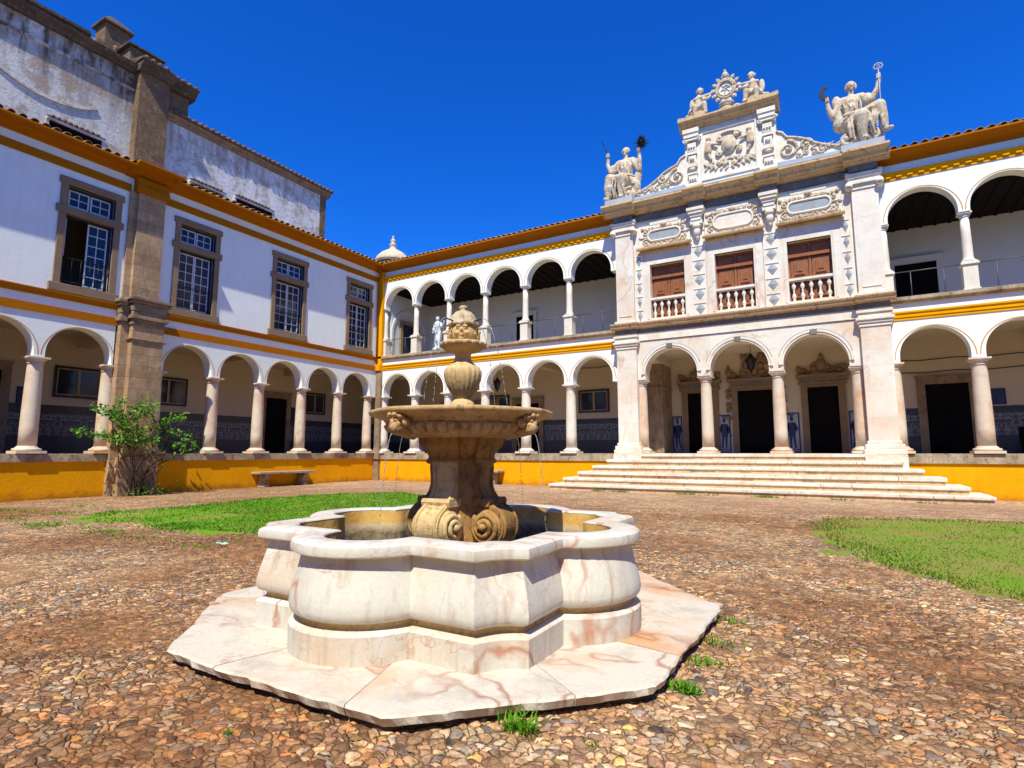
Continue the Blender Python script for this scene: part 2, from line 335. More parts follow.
# ---------------------------------------------------------------- ground
def ground_mat():
    t = NT('cobbled_paving'); tc = t.obj
    wn = t.n('ShaderNodeTexNoise'); wn.inputs['Scale'].default_value = 7; wn.inputs['Detail'].default_value = 4; t.l(tc, wn.inputs['Vector'])
    wv = t.n('ShaderNodeVectorMath'); wv.operation = 'MULTIPLY_ADD'; t.l(wn.outputs['Color'], wv.inputs[0]); wv.inputs[1].default_value = (.13, .13, 0); t.l(tc, wv.inputs[2])
    sc2 = t.scale(wv.outputs[0], (1.0, 1.18, 0.0))
    vo = t.n('ShaderNodeTexVoronoi'); vo.feature = 'F1'; vo.inputs['Scale'].default_value = 15.5; t.l(sc2, vo.inputs['Vector'])
    ve = t.n('ShaderNodeTexVoronoi'); ve.feature = 'DISTANCE_TO_EDGE'; ve.inputs['Scale'].default_value = 15.5; t.l(sc2, ve.inputs['Vector'])
    rc = t.sep(vo.outputs['Color'])
    pal = t.ramp(rc[0], [(0.0, (.09,.065,.055)), (.10, (.32,.19,.115)), (.22, (.48,.31,.17)), (.34, (.27,.14,.095)), (.45, (.56,.40,.24)), (.54, (.38,.21,.13)), (.63, (.50,.23,.095)), (.72, (.42,.33,.24)), (.80, (.13,.115,.12)), (.87, (.58,.46,.31)), (.94, (.58,.33,.12)), (1.0, (.20,.12,.09))])
    r = t.n('ShaderNodeHueSaturation'); r.inputs['Saturation'].default_value = 1.06; t.l(t.math('ADD', t.math('MULTIPLY', rc[1], .95), .67), r.inputs['Value']); t.l(pal, r.inputs['Color']); pal = r.outputs[0]
    pal = t.mix(1.0, pal, t.ramp(t.noise(38, 5, .7, tc), [(.25, .72), (.75, 1.22)]), 'MULTIPLY')
    # worn earth between and over the stones
    big = t.noise(.55, 5, .6, tc); med = t.noise(2.6, 6, .65, tc)
    earth = t.mix(med, (.46, .275, .135), (.27, .14, .065))
    dust = t.ramp(t.math('ADD', t.math('MULTIPLY', big, .6), t.math('MULTIPLY', med, .4)), [(.45, .0), (.60, .62)])
    edge = t.ramp(t.math('ADD', ve.outputs['Distance'], t.math('MULTIPLY', t.noise(45, 3, .6, tc), .07)), [(.05, 0.0), (.15, 1.0)])
    lowst = t.math('MULTIPLY', edge, t.math('SUBTRACT', 1.0, t.math('MULTIPLY', dust, 1.0)))
    c = t.mix(lowst, earth, pal)
    crack = t.ramp(ve.outputs['Distance'], [(0.0, .42), (.08, 1.0)])
    c = t.mix(t.math('SUBTRACT', 1.0, t.math('MULTIPLY', dust, .8)), c, t.mix(1.0, c, crack, 'MULTIPLY'))
    # trodden darker soil round the lawns and paler dust near the walls and steps
    q = t.sep(tc); dk = t.ramp(t.noise(.28, 4, .55, t.scale(tc, (1, 1, 0))), [(.44, 0.0), (.60, .85)])
    c = t.mix(dk, c, t.mix(1.0, c, (.62, .47, .36), 'MULTIPLY'))
    farw = t.ramp(t.math('MULTIPLY', q[1], 1/24), [(.60, 0.0), (.86, .62)])
    fn = t.mix(t.noise(1.1, 7, .7, tc), (.66, .47, .33), (.44, .28, .185))
    c = t.mix(t.math('MULTIPLY', farw, .75), c, fn)
    for s_, a_, b_ in ((2.2, .76, 1.22), (7.5, .66, 1.32), (19.0, .66, 1.32), (.8, .84, 1.14)): c = t.mix(1.0, c, t.ramp(t.noise(s_, 8, .7, t.scale(tc, (1, 1, 0))), [(.34, a_), (.66, b_)]), 'MULTIPLY')
    for (x0, x1, y0, y1) in ((-1.84, -1.70, 9.6, 15.2), (-1.06, -.92, 9.4, 15.2)):      # two rows of pale edging stones
        mk = t.math('MULTIPLY', t.math('MULTIPLY', t.math('GREATER_THAN', q[0], x0), t.math('LESS_THAN', q[0], x1)), t.math('MULTIPLY', t.math('GREATER_THAN', q[1], y0), t.math('LESS_THAN', q[1], y1)))
        c = t.mix(t.math('MULTIPLY', mk, t.ramp(t.noise(3, 3, .5, tc), [(.45, 0.0), (.6, .5)])), c, (.50, .34, .19))
    hgt = t.math('ADD', t.math('MULTIPLY', t.math('MULTIPLY', t.ramp(ve.outputs['Distance'], [(0.0, 0.0), (.10, .62), (.3, 1.0)]), t.math('ADD', t.math('MULTIPLY', rc[2], .7), .5)), t.math('SUBTRACT', 1.0, t.math('MULTIPLY', dust, 1.1))), t.math('MULTIPLY', t.noise(30, 6, .7, tc), .28))
    dp = t.n('ShaderNodeDisplacement'); dp.inputs['Scale'].default_value = .020; dp.inputs['Midlevel'].default_value = .9; t.l(hgt, dp.inputs['Height']); t.l(dp.outputs[0], t.out.inputs['Displacement'])
    m = t.done(c, .85, .2); m.displacement_method = 'BOTH'; return m
m_ground = ground_mat()
rr = list(np.exp(np.linspace(math.log(1.1), math.log(9.0), 430))) + list(np.exp(np.linspace(math.log(9.15), math.log(60), 60))) + [120, 400, 1200]
aa = list(np.linspace(R(30.2-180), R(30.2-56), 30)[:-1]) + list(np.linspace(R(30.2-56), R(30.2+56), 400)) + list(np.linspace(R(30.2+56), R(30.2+180), 30)[1:])
rr = np.array(rr); aa = np.array(aa)
X = -np.outer(rr, np.sin(aa)); Y = np.outer(rr, np.cos(aa)); nr, na = X.shape
V = np.stack([X.ravel(), Y.ravel(), np.zeros(nr*na)], 1)
i, j = np.meshgrid(np.arange(nr-1), np.arange(na-1), indexing='ij'); b = (i*na + j).ravel()
F = np.stack([b, b+na, b+na+1, b+1], 1)
V = np.vstack([V, [[0, 0, 0]]]); C0 = len(V)-1
F = F.tolist() + [[C0, k+1, k] for k in range(na-1)]
# close the seam behind the camera
F += [[k*na+na-1, (k+1)*na+na-1, (k+1)*na, k*na] for k in range(nr-1)] + [[C0, 0, na-1]]
me = bpy.data.meshes.new('ground'); me.from_pydata(V.tolist(), [], F); me.materials.append(m_ground); me.polygons.foreach_set('use_smooth', [True]*len(me.polygons)); me.update()
# face normals must point up
if me.polygons[0].normal.z < 0: me.flip_normals()
ground = bpy.data.objects.new('ground', me); col.objects.link(ground); tag(ground, kind='structure')

def inpoly(p, poly):
    x, y = p; c = False; n = len(poly); j = n-1
    for i in range(n):
        xi, yi = poly[i]; xj, yj = poly[j]
        if (yi > y) != (yj > y) and x < (xj-xi)*(y-yi)/(yj-yi)+xi: c = not c
        j = i
    return c
def subdiv(poly, step, amp, seed):
    r = random.Random(seed); out = []
    for i in range(len(poly)):
        a = Vector(poly[i]); b2 = Vector(poly[(i+1) % len(poly)]); n = max(1, int((b2-a).length/step))
        for k in range(n):
            p = a.lerp(b2, k/n); out.append((p.x + r.uniform(-amp, amp), p.y + r.uniform(-amp, amp)))
    return out
lawnL = [(-14.6, 6.15), (-13, 6.55), (-11.3, 6.45), (-9.5, 6.75), (-8.6, 7.5), (-7.6, 9.0), (-6.9, 10.6), (-6.2, 12.2), (-6.1, 13.3), (-7.1, 13.9), (-9.1, 14.3), (-12.2, 15.6), (-14.4, 16.5), (-15.9, 14.5), (-16.4, 11.5), (-15.9, 9.0), (-16.3, 7.4)]
lawnR = [(-.60, 14.1), (-.42, 12), (-.05, 10.1), (.55, 8.9), (1.5, 7.75), (3.2, 6.7), (6, 5.8), (11, 5.6), (15, 7), (15, 16.2), (9, 16.6), (3.3, 16.35), (1.06, 15.8), (-.3, 15.3)]
def lawn_mat(dry):
    t = NT('lawn_soil'); a = t.ramp(t.noise(.9, 6, .6, t.obj), [(.42-.1*dry, 0.0), (.62-.06*dry, 1.0)])
    c = t.mix(t.noise(6, 4, .6, t.obj), (.08, .26, .006), (.16, .27-.03*dry, .01)); c = t.mix(t.math('MULTIPLY', a, .8), c, (.26, .22, .06)); t.bump(t.noise(40, 4), .02); return t.done(c, .95, .1)
m_lawn = {3: lawn_mat(0), 4: lawn_mat(1)}
for nm, poly, sd in (('lawn', lawnL, 3), ('lawn', lawnR, 4)):
    P_a = [Vector(p) for p in poly]; mb = MB(); st_ = .2
    def edist(x, y):
        q = Vector((x, y)); best = 9
        for i in range(len(P_a)):
            a = P_a[i]; e = P_a[(i+1) % len(P_a)]-a; u = min(1, max(0, (q-a).dot(e)/e.length_squared)); best = min(best, (a+e*u-q).length)
        return best if inpoly((x, y), poly) else -best
    xs_ = np.arange(min(p[0] for p in poly)-1, max(p[0] for p in poly)+1, st_); ys_ = np.arange(min(p[1] for p in poly)-1, max(p[1] for p in poly)+1, st_)
    Z = [[edist(x, y) for x in xs_] for y in ys_]; nx = len(xs_)
    vs = []
    for j, y in enumerate(ys_):
        for i, x in enumerate(xs_):
            d = Z[j][i] + .28*math.sin(x*2.1+y*.8+sd)*math.sin(y*1.7-x*.6) + .12*math.sin(x*6.3+sd)*math.cos(y*5.1)
            vs.append((x, y, max(-.03, min(.026, d*.05-.008))))
    fs = [(j*nx+i, j*nx+i+1, j*nx+nx+i+1, j*nx+nx+i) for j in range(len(ys_)-1) for i in range(nx-1) if max(Z[j][i], Z[j+1][i+1], Z[j][i+1], Z[j+1][i]) > -.35]
    mb.add(vs, fs, True); tag(mb.build(nm, m_lawn[sd]), kind='structure')
def blades(poly, n, h, seed, wd=.012, straw=.12, keep=None):
    r = np.random.default_rng(seed); P = np.array(poly); lo = P.min(0); hi = P.max(0); pts = []
    while len(pts) < n:
        x, y = r.uniform(lo, hi)
        y2 = max(y, .1); 
        if r.random() > min(1.0, (9.5/math.hypot(x, y))**1.6): continue
        cl_ = math.sin(x*2.1+y*.8+seed)*math.sin(y*1.7-x*.6)+.6*math.sin(x*5.3+seed)*math.cos(y*4.1)
        if r.random() > .45 + .5*cl_ and r.random() < .55: continue
        if x < -12.2 and y < 8.6 and r.random() > .30: continue
        if inpoly((x, y), poly): pts.append((x, y))
    mb = MB()
    for (x, y) in pts:
        hh = h*r.uniform(.45, 1.2); a = r.uniform(0, 2*PI); dx, dy = math.cos(a), math.sin(a); l = r.uniform(.2, .9)*hh; b2 = r.uniform(0, 2*PI)
        d = math.hypot(x, y)/9; ww = wd*max(1, d)
        pn = math.sin(x*1.3+.7)*math.cos(y*.9)+.5*math.sin(x*3.1+y*2.3); s_ = straw*(1+pn*1.1)
        mb.cur = 2 if r.random() < s_ else (1 if r.random() < .4 else 0)
        mb.add([(x-dx*ww, y-dy*ww, .01), (x+dx*ww, y+dy*ww, .01), (x+l*math.cos(b2), y+l*math.sin(b2), .01+hh)], [(0, 1, 2)])
    return mb
pl = subdiv(lawnL, .3, .22, 8); g = blades(pl, 34000, .055, 5, straw=.12); tag(g.build('lawn_grass', m_grass), 'bright green short grass of the left lawn behind the fountain', 'grass', kind='stuff')
pl = subdiv([p for p in lawnR if 1] , .3, .2, 9); pl2 = [(min(x, 9), y) for x, y in pl]
g = blades(pl2, 30000, .04, 6, straw=.55); tag(g.build('lawn_grass', m_grass2), 'patchy green and straw coloured grass of the right lawn', 'grass', kind='stuff')
# scattered weeds left of the lawn
mb = MB(); r_ = random.Random(3)
for k in range(34):
    cx = r_.uniform(-19.2, -9); cy = r_.uniform(5.3, 6.6) if cx > -15 else r_.uniform(5.5, 8)
    for q in range(r_.randint(12, 60)):
        x = cx + r_.gauss(0, .25); y = cy + r_.gauss(0, .13); a = r_.uniform(0, 6.28); hh = r_.uniform(.02, .06); mb.cur = r_.choice((0, 0, 1, 2))
        mb.add([(x-.014*math.cos(a), y-.014*math.sin(a), 0), (x+.014*math.cos(a), y+.014*math.sin(a), 0), (x+r_.uniform(-.04, .04), y+r_.uniform(-.04, .04), hh)], [(0, 1, 2)])
for (x0, x1, yy) in ((-10, 3.8, 21.0),):
    for k in range(9):
        cx = r_.uniform(x0+.5, x1); 
        for q in range(r_.randint(10, 50)):
            x = cx + r_.gauss(0, .18); y = yy - abs(r_.gauss(0, .07)); a = r_.uniform(0, 6.28); mb.cur = r_.choice((0, 1, 1))
            mb.add([(x-.02, y, 0), (x+.02, y, 0), (x+r_.uniform(-.05, .05), y-.02, r_.uniform(.03, .09))], [(0, 1, 2)])
tag(mb.build('weeds', m_grass), 'low scattered weeds growing between the paving stones', 'weeds', kind='stuff')

# ---------------------------------------------------------------- arcade helper
def arcade(mb, s0, s1, z0, z1, bays, t0, t1, n=20):
    """wall from s0..s1, z0(spring)..z1 with round-headed openings; bays: (centre, radius, stilt)"""
    edges = [s0] + [c for i in range(len(bays)-1) for c in [((bays[i][0]+bays[i][1])+(bays[i+1][0]-bays[i+1][1]))/2]] + [s1]
    for k, (c, r, st) in enumerate(bays):
        a, b = edges[k], edges[k+1]
        arc = [(c - r, z0)] + [(c - r*math.cos(PI*i/n), z0 + st + r*math.sin(PI*i/n)) for i in range(n+1)] + [(c + r, z0)]
        m = len(arc)
        top = [(a if p[0] <= c-r+1e-6 and i < 2 else b if i >= m-2 else p[0], z1) for i, p in enumerate(arc)]
        vs = []; fs = []
        for t in (t0, t1):
            vs += [(p[0], t, p[1]) for p in arc] + [(p[0], t, p[1]) for p in top] + [(a, t, z0), (b, t, z0)]
        M2 = 2*m + 2
        for side in (0, 1):
            o = side*M2
            for i in range(m-1):
                f = [o+i, o+i+1, o+m+i+1, o+m+i]
                if i == 0: f = [o+0, o+1, o+m+1, o+m+0, ]
                fs.append(f if side == 0 else f[::-1])
            f = [o+2*m, o+0, o+m]; fs.append(f if side == 0 else f[::-1])
            f = [o+m-1, o+2*m+1, o+2*m-1]; fs.append(f if side == 0 else f[::-1])
        for i in range(m-1): fs.append([i+1, i, M2+i, M2+i+1])
        fs.append([2*m, 0, M2, M2+2*m][::-1]); fs.append([m-1, 2*m+1, M2+2*m+1, M2+m-1][::-1])
        mb.add(vs, fs)
def arch_band(mb, c, z0, st, r0, r1, t0, t1, n=28, a0=0, a1=PI):
    vs = []; fs = []
    pts = [(math.cos(a0+(a1-a0)*i/n), math.sin(a0+(a1-a0)*i/n)) for i in range(n+1)]
    for (x, z) in pts:
        for (r, t) in ((r0, t1), (r0, t0), (r1, t0), (r1, t1)): vs.append((c + r*x, t, z0+st+r*z))
    for i in range(n):
        for k in range(4): fs.append((4*i+k, 4*(i+1)+k, 4*(i+1)+(k+1) % 4, 4*i+(k+1) % 4))
    fs += [(0, 1, 2, 3), (4*n+3, 4*n+2, 4*n+1, 4*n)]
    mb.add(vs, fs)
# ---- columns
def low_column(parent, s, t=.25, z=1.47, top=4.6, mat=None, rb=.245, half=False):
    mat = mat or m_col
    H_ = top - z
    sh = MB(); sh.lathe([(rb, .22), (rb*1.0, .8), (rb*.985, 1.4), (rb*.93, 2.1), (rb*.86, H_-.3), (rb*.86, H_-.2)], n=20)
    o = sh.build('column', mat, parent); o.location = (s, t, z)
    b = MB(); q = rb*1.62; b.box(-q, q, -q, q, 0, .085)
    b.lathe([(rb*1.5, .085), (rb*1.58, .12), (rb*1.5, .16), (rb*1.25, .175), (rb*1.22, .19), (rb*1.14, .215), (rb*1.03, .235), (rb, .24)], n=20); b.build('base', mat, o)
    c = MB(); r2 = rb*.86
    c.lathe([(r2, H_-.24), (r2*1.12, H_-.235), (r2*1.12, H_-.21), (r2, H_-.2), (r2*1.02, H_-.15), (r2*1.3, H_-.1), (r2*1.4, H_-.07), (r2*1.4, H_-.062)], n=20); q = rb*1.22; c.box(-q, q, -q, q, H_-.06, H_)
    c.build('capital', mat, o); return o
def up_column(parent, s, t=.22, z=6.88, top=9.6, mat=None):
    mat = mat or m_colw; H_ = top-z
    p = MB(); p.box(-.2, .2, -.2, .2, .06, .88); p.box(-.23, .23, -.23, .23, 0, .06); p.box(-.25, .25, -.25, .25, .88, .94); p.box(-.215, .215, -.215, .215, .94, 1.0)
    o = MB(); o.lathe([(.20, 1.0), (.205, 1.05), (.16, 1.1), (.15, 1.14), (.15, 1.5), (.14, 2.0), (.125, H_-.16)], n=16)
    o = o.build('upper_column', mat, parent); o.location = (s, t, z); p.build('pedestal', mat, o)
    c = MB(); c.lathe([(.125, H_-.17), (.15, H_-.16), (.15, H_-.14), (.13, H_-.13), (.17, H_-.06), (.17, H_-.055)], n=16); c.box(-.19, .19, -.19, .19, H_-.055, H_); c.build('capital', mat, o); return o
def eave(mb_c, mb_t, s0, s1, e0=0, e1=0, over=.55, zb=11.75, zt=12.08, tf=0):
    mb_c.sweep([(tf, zb), (tf-.10, zb+.03), (tf-.12, zb+.10), (tf-.26, zb+.17), (tf-.30, zb+.20), (tf-over+.06, zt-.08), (tf-over, zt-.05), (tf-over, zt), (tf+.2, zt+.04), (tf+.2, zb)], s0, s1, e0, e1)
def roof(parent, s0, s1, over=.55, z=12.1, t_back=4.6, rise=1.9, pitch=.30, name='roof'):
    mb = MB(); mb.prism([(-over+.04, z), (t_back, z+rise), (t_back, z+rise-.1), (-over+.04, z-.02)], s0, s1, 'x')
    n = int((s1-s0)/pitch); L = math.hypot(t_back+over, rise); al = math.atan2(rise, t_back+over)
    for k in range(n+1):
        x = s0 + (k+.5)*(s1-s0)/(n+1); jt = random.uniform(-.03, .03)
        seg = 5; r0 = .105
        pts = []
        for q, u in enumerate((0, 1.2, 1.2001, 2.6, L if parent is None else L)):
            yy = -over-.0+jt*.5 + u*math.cos(al); zz = z + .01 + u*math.sin(al)
            rr_ = r0*(1.0 if q in (0, 2) else .86)
            pts.append([(x + rr_*math.cos(PI*i/6), yy, zz + rr_*.8*math.sin(PI*i/6)) for i in range(7)])
        vs = [p for ring in pts for p in ring]; fs = [(a*7+i, a*7+i+1, a*7+8+i, a*7+7+i) for a in range(len(pts)-1) for i in range(6)]
        mb.add(vs, fs, True)
        rim = [(x + (r0-.022)*math.cos(PI*i/6), -over-.001+jt*.5, z+.01+(r0-.022)*.8*math.sin(PI*i/6)) for i in range(7)]
        mb.add(pts[0]+rim, [(i, i+1, 8+i, 7+i) for i in range(6)])
    return mb.build(name, m_tile, parent)
def dentils(mb, s0, s1, z0, z1, t0, t1, step=.3, frac=.5):
    n = int((s1-s0)/step)
    for k in range(n):
        x = s0 + (k+.25)*(s1-s0)/n; mb.box(x, x+(s1-s0)/n*frac, t0, t1, z0, z1)
def rail(parent, s0, s1, z0, z1, t=.1, posts=2, bars=0):
    mb = MB(); mb.tube([(s0, t, z1), (s1, t, z1)], .018, 6)
    for k in range(posts):
        x = s0 + (s1-s0)*(k+.5)/posts; mb.tube([(x, t, z0-.25), (x, t, z1)], .014, 5)
    return mb.build('railing', m_railm, parent)
def door(parent, s0, s1, z0, z1, t, fr=.28, mat=None, lintel=True, fm=None):
    mat = mat or m_door
    o = MB(); o.box(s0, s1, t-.03, t+.02, z0, z1)
    mid = (s0+s1)/2
    o.box(mid-.02, mid+.02, t-.045, t-.03, z0, z1)
    for a, b in ((s0+.08, mid-.1), (mid+.1, s1-.08)):
        for k in range(3):
            za = z0+.15+k*(z1-z0-.2)/3; o.box(a, b, t-.045, t-.03, za, za+(z1-z0-.2)/3-.12)
    d = o.build('door', mat, parent)
    f = MB(); f.box(s0-fr, s0, t-.10, t, z0, z1+fr); f.box(s1, s1+fr, t-.10, t, z0, z1+fr); f.box(s0, s1, t-.10, t, z1, z1+fr); f.box(s0-fr-.05, s1+fr+.05, t-.14, t, z1+fr, z1+fr+.06)
    f.build('door_surround', fm or m_sandplain, d); return d
def wall_window(parent, s0, s1, z0, z1, t):
    f = MB(); w_ = .09
    f.box(s0, s1, t-.07, t, z0, z0+w_); f.box(s0, s1, t-.07, t, z1-w_, z1); f.box(s0, s0+w_, t-.07, t, z0+w_, z1-w_); f.box(s1-w_, s1, t-.07, t, z0+w_, z1-w_)
    o = f.build('window', m_blue, parent)
    g = MB(); g.box(s0+w_, s1-w_, t-.02, t-.005, z0+w_, z1-w_); g.build('pane', m_glass, o)
    g = MB(); mid = (s0+s1)/2; a, b, c, d = s0+w_, s1-w_, z0+w_, z1-w_; q = .045
    g.box(mid-q, mid+q, t-.05, t-.021, c, d); g.box(a, a+q, t-.045, t-.021, c, d); g.box(b-q, b, t-.045, t-.021, c, d); g.box(a+q, b-q, t-.045, t-.021, c, c+q); g.box(a+q, b-q, t-.045, t-.021, d-q, d)
    g.build('sash', m_beige, o); return o
def lantern(loc, label, s=1.0, zc=6.0):
    o = empty('hanging_lantern', loc); tag(o, label, 'lantern', None)
    g = MB(); g.lathe([(.10*s, -.28*s), (.19*s, .12*s)], n=6, smooth=False); g.build('glass', m_glass, o)
    f = MB()
    for k in range(6):
        a = 2*PI*k/6; f.tube([(.105*s*math.cos(a), .105*s*math.sin(a), -.28*s), (.2*s*math.cos(a), .2*s*math.sin(a), .12*s)], .014*s, 5)
    f.lathe([(.23*s, .12*s), (.24*s, .15*s), (.12*s, .26*s), (.07*s, .3*s), (.09*s, .34*s), (.03*s, .4*s)], n=6, smooth=False); f.lathe([(.03*s, -.42*s), (.05*s, -.38*s), (.02*s, -.33*s), (.12*s, -.28*s), (.11*s, -.26*s)], n=6, smooth=False)
    for k in range(6):
        a = 2*PI*k/6; f.tube([(.2*s*math.cos(a), .2*s*math.sin(a), .14*s), (.27*s*math.cos(a), .27*s*math.sin(a), .2*s), (.25*s*math.cos(a), .25*s*math.sin(a), .28*s)], .012*s, 4)
    f.build('frame', m_iron, o)
    c = MB(); c.tube([(0, 0, .38*s), (0, 0, zc-loc[2])], .012, 5); c.build('chain', m_iron, o); return o

# ================================================================ BACK BUILDING (frame: x along wall, +y inward, origin y = 23.37)
YB = 23.37; XL = -22.36
back = empty('arcaded_building', (0, YB, 0))
tag(back, 'sunlit white building with arcades on both floors, showing on both sides of the marble portal', 'building', 'arcaded wings round the courtyard')
P_ = 2.27
colsL = [-22.05, -19.81, -17.58, -15.28, -12.95, -10.6]; colsR = [1.76, 4.1, 6.4, 8.7]
LT = (XL, -8.2); RT = (1.55, 11.0)
wm = Multi(); pz = Multi(); lg = Multi(); gl_ = Multi(); bd = Multi(); ub = Multi(); lines = Multi(); ucor = Multi(); wl = MB(); az = MB()
for (a, b) in (LT, RT):
    for x_ in (pz, lg, gl_, bd, ub, ucor): x_.new()
    pz.box(a, b, 0, .6, -.3, 1.2)
    lg.box(a, b, -.07, .62, 1.14, 1.43); 
    lg.box(a, b, -.04, .62, 1.43, 1.468)
    # string course and gallery ledge
    bd.sweep([(0, 6.06), (-.03, 6.06), (-.03, 6.14), (-.06, 6.16), (-.06, 6.26), (-.10, 6.30), (-.10, 6.36), (0, 6.38)], a, b)
    gl_.sweep([(0, 6.66), (-.06, 6.66), (-.10, 6.72), (-.16, 6.74), (-.16, 6.86), (.45, 6.88), (.45, 6.66)], a, b)
    ub.sweep([(0, 11.17), (-.03, 11.17), (-.03, 11.24), (-.05, 11.25), (-.05, 11.31), (-.09, 11.36), (-.12, 11.44), (0, 11.46)], a, b)
    dentils(ub, a, b, 11.25, 11.30, -.085, -.04, .32, .5)
    eave(ucor, None, a, b)
half = 1.135
def bays(cs, r, st): return [((cs[i]+cs[i+1])/2, r, st) for i in range(len(cs)-1)]
bl = bays(colsL + [-8.27], .955, .23); blu = bays(colsL + [-8.27], .98, .15)
br_ = bays(colsR + [11.0], .97, .22); bru = bays(colsR + [11.0], 1.0, .14)
arcade(wm, LT[0], LT[1], 4.6, 6.7, bl, 0, .5); arcade(wm.new(), LT[0], LT[1], 9.6, 11.9, blu, 0, .45)
arcade(wm.new(), RT[0], RT[1], 4.6, 6.7, br_, 0, .5); arcade(wm.new(), RT[0], RT[1], 9.6, 11.9, bru, 0, .45)
wm.build('arcade_wall', m_white, back)
for c, r, st in bl + br_: arch_band(lines.new(), c, 4.6, st-.12, 1.10, 1.13, -.006, .0)
for c, r, st in blu + bru: arch_band(lines.new(), c, 9.6, st-.08, 1.105, 1.135, -.006, .0)
lines.build('painted_arch_line', m_line, back)
pz.build('plinth_wall', m_ochre, back); lg.build('stone_ledge', m_ledge, back); gl_.build('gallery_ledge', m_ledge, back); bd.build('string_course', m_ochre, back); ub.build('dentil_band', m_ochre, back); ucor.build('cornice', m_ochre_shade, back)
# interior
T = 4.03
wl.box(XL-T-.5, RT[1], T, T+.4, 1.2, 6.5)
wl.build('ground_floor_wall', m_inner, back)
wu = Multi(); wu.box(-21.9, RT[1], T, T+.4, 6.7, 10.75); wu.new().box(XL, -21.9, .5, T+.4, 6.7, 11.2); wu.new().box(XL, -22.12, .03, .5, 6.7, 9.8)
wu.build('loggia_wall', m_inwh, back)
fl = MB(); fl.box(XL, RT[1], .62, T, 1.2, 1.44); fl.build('ground_floor', m_ledge, back)
fl = MB(); fl.box(XL, RT[1], .5, T, 6.06, 6.7); fl.build('gallery_floor', m_inner, back)
cl = MB(); cl.box(-21.9, RT[1], .45, T+.1, 10.64, 11.6)
for k in range(70):
    x = -21.6 + k*.47
    if x < RT[1]: cl.box(x, x+.09, .5, T, 10.60, 10.64)
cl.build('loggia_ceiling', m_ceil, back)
# ribs across the vault and tie walls
rb = Multi()
for x in (-21.85, -12.8, -8.4, 1.95, 6.37): rb.new().box(x-.18, x+.18, .5, T, 5.75, 6.06)
rb.build('ceiling_beam', m_inner, back)
az.box(XL-T, RT[1], T-.02, T, 1.44, 3.25); azo = az.build('tile_wainscot', m_az, back)
for s in colsL: low_column(back, s, mat=m_colw if s < -9 else m_col)
for s in colsR: low_column(back, s)
for s in colsL + colsR: up_column(back, s)
for cs in (colsL + [-8.2], colsR + [10.9]):
    for i in range(len(cs)-1): rail(back, cs[i]+.24, cs[i+1]-.24, 6.88, 7.8)
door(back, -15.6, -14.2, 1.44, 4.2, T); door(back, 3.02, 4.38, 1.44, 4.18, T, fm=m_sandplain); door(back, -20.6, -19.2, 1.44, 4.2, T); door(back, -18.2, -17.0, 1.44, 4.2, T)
wall_window(back, -11.84, -10.14, 3.57, 4.76, T); wall_window(back, -17.6+.1, -16.1, 3.57, 4.76, T)
def up_door(s0, s1, zt):
    return door(back, s0, s1, 6.72, zt, T, fr=.2, fm=m_inwh)
up_door(2.35, 3.75, 9.15); up_door(-15.6, -14.5, 9.2); up_door(8.0, 9.4, 9.15)
# end wall of the upper loggia: blind arch and glazed door
e = MB(); n_ = 24
for i in range(n_): 
    a0_, a1_ = PI*i/n_, PI*(i+1)/n_
    f_ = lambda a, r: (2.1 - r*math.cos(a), 8.35 + r*math.sin(a))
    q = [f_(a0_, 1.45), f_(a1_, 1.45), f_(a1_, 1.6), f_(a0_, 1.6)]; e.prism(q, -21.9, -21.84, 'x')
e.box(-21.9, -21.84, .5, .65, 6.72, 8.35); e.box(-21.9, -21.84, 3.55, 3.7, 6.72, 8.35); e.build('blind_arch', m_inwh, back)
e = MB(); e.box(-21.88, -21.83, 1.4, 2.7, 6.72, 9.0); d_ = e.build('door', m_blue, back)
e = MB(); e.box(-21.84, -21.815, 1.5, 1.98, 6.9, 8.9); e.box(-21.84, -21.815, 2.12, 2.6, 6.9, 8.9); e.build('pane', m_glass, d_)
e = MB(); e.box(-21.86, -21.78, 1.2, 1.4, 6.72, 9.2); e.box(-21.86, -21.78, 2.7, 2.9, 6.72, 9.2); e.box(-21.86, -21.78, 1.4, 2.7, 9.0, 9.2); e.build('door_surround', m_sandplain, d_)
roof(back, LT[0]+.2, LT[1]+.2); roof(back, RT[0]+.25, RT[1])
# corner pier
cp = MB(); cp.box(XL, XL+.36, -.16, 0, 6.4, 11.74); cp.box(XL-.0, XL+.36, -.26, 0, 6.06, 6.4); cp.build('corner_pier', m_ochre, back)
cp = MB(); cp.box(XL, XL+.36, -.16, 0, -.2, 6.06); cp.box(XL, XL+.42, -.24, 0, 1.15, 1.47); cp.box(XL, XL+.42, -.2, 0, 1.47, 1.75); cp.build('corner_pier_base', m_sandplain, back)
dp = MB(); dp.tube([(XL+.42, -.75, 12.0), (XL+.40, -.3, 11.6), (XL+.1, -.24, 11.3), (XL+.1, -.24, 6.5)], .05, 8); dp.build('drain_pipe', m_ochre_shade, back)
# cables strung along the inner walls
cb = Multi()
for (a, b, z) in ((-12.7, -9.0, 5.95), (2.0, 8, 5.2), (2.0, 8, 4.7)):
    cb.new().tube([(a+(b-a)*i/12, T-.03, z - .05*math.sin(PI*i/12*3)**2) for i in range(13)], .015, 4)
cb.build('wall_cable', m_iron, back)

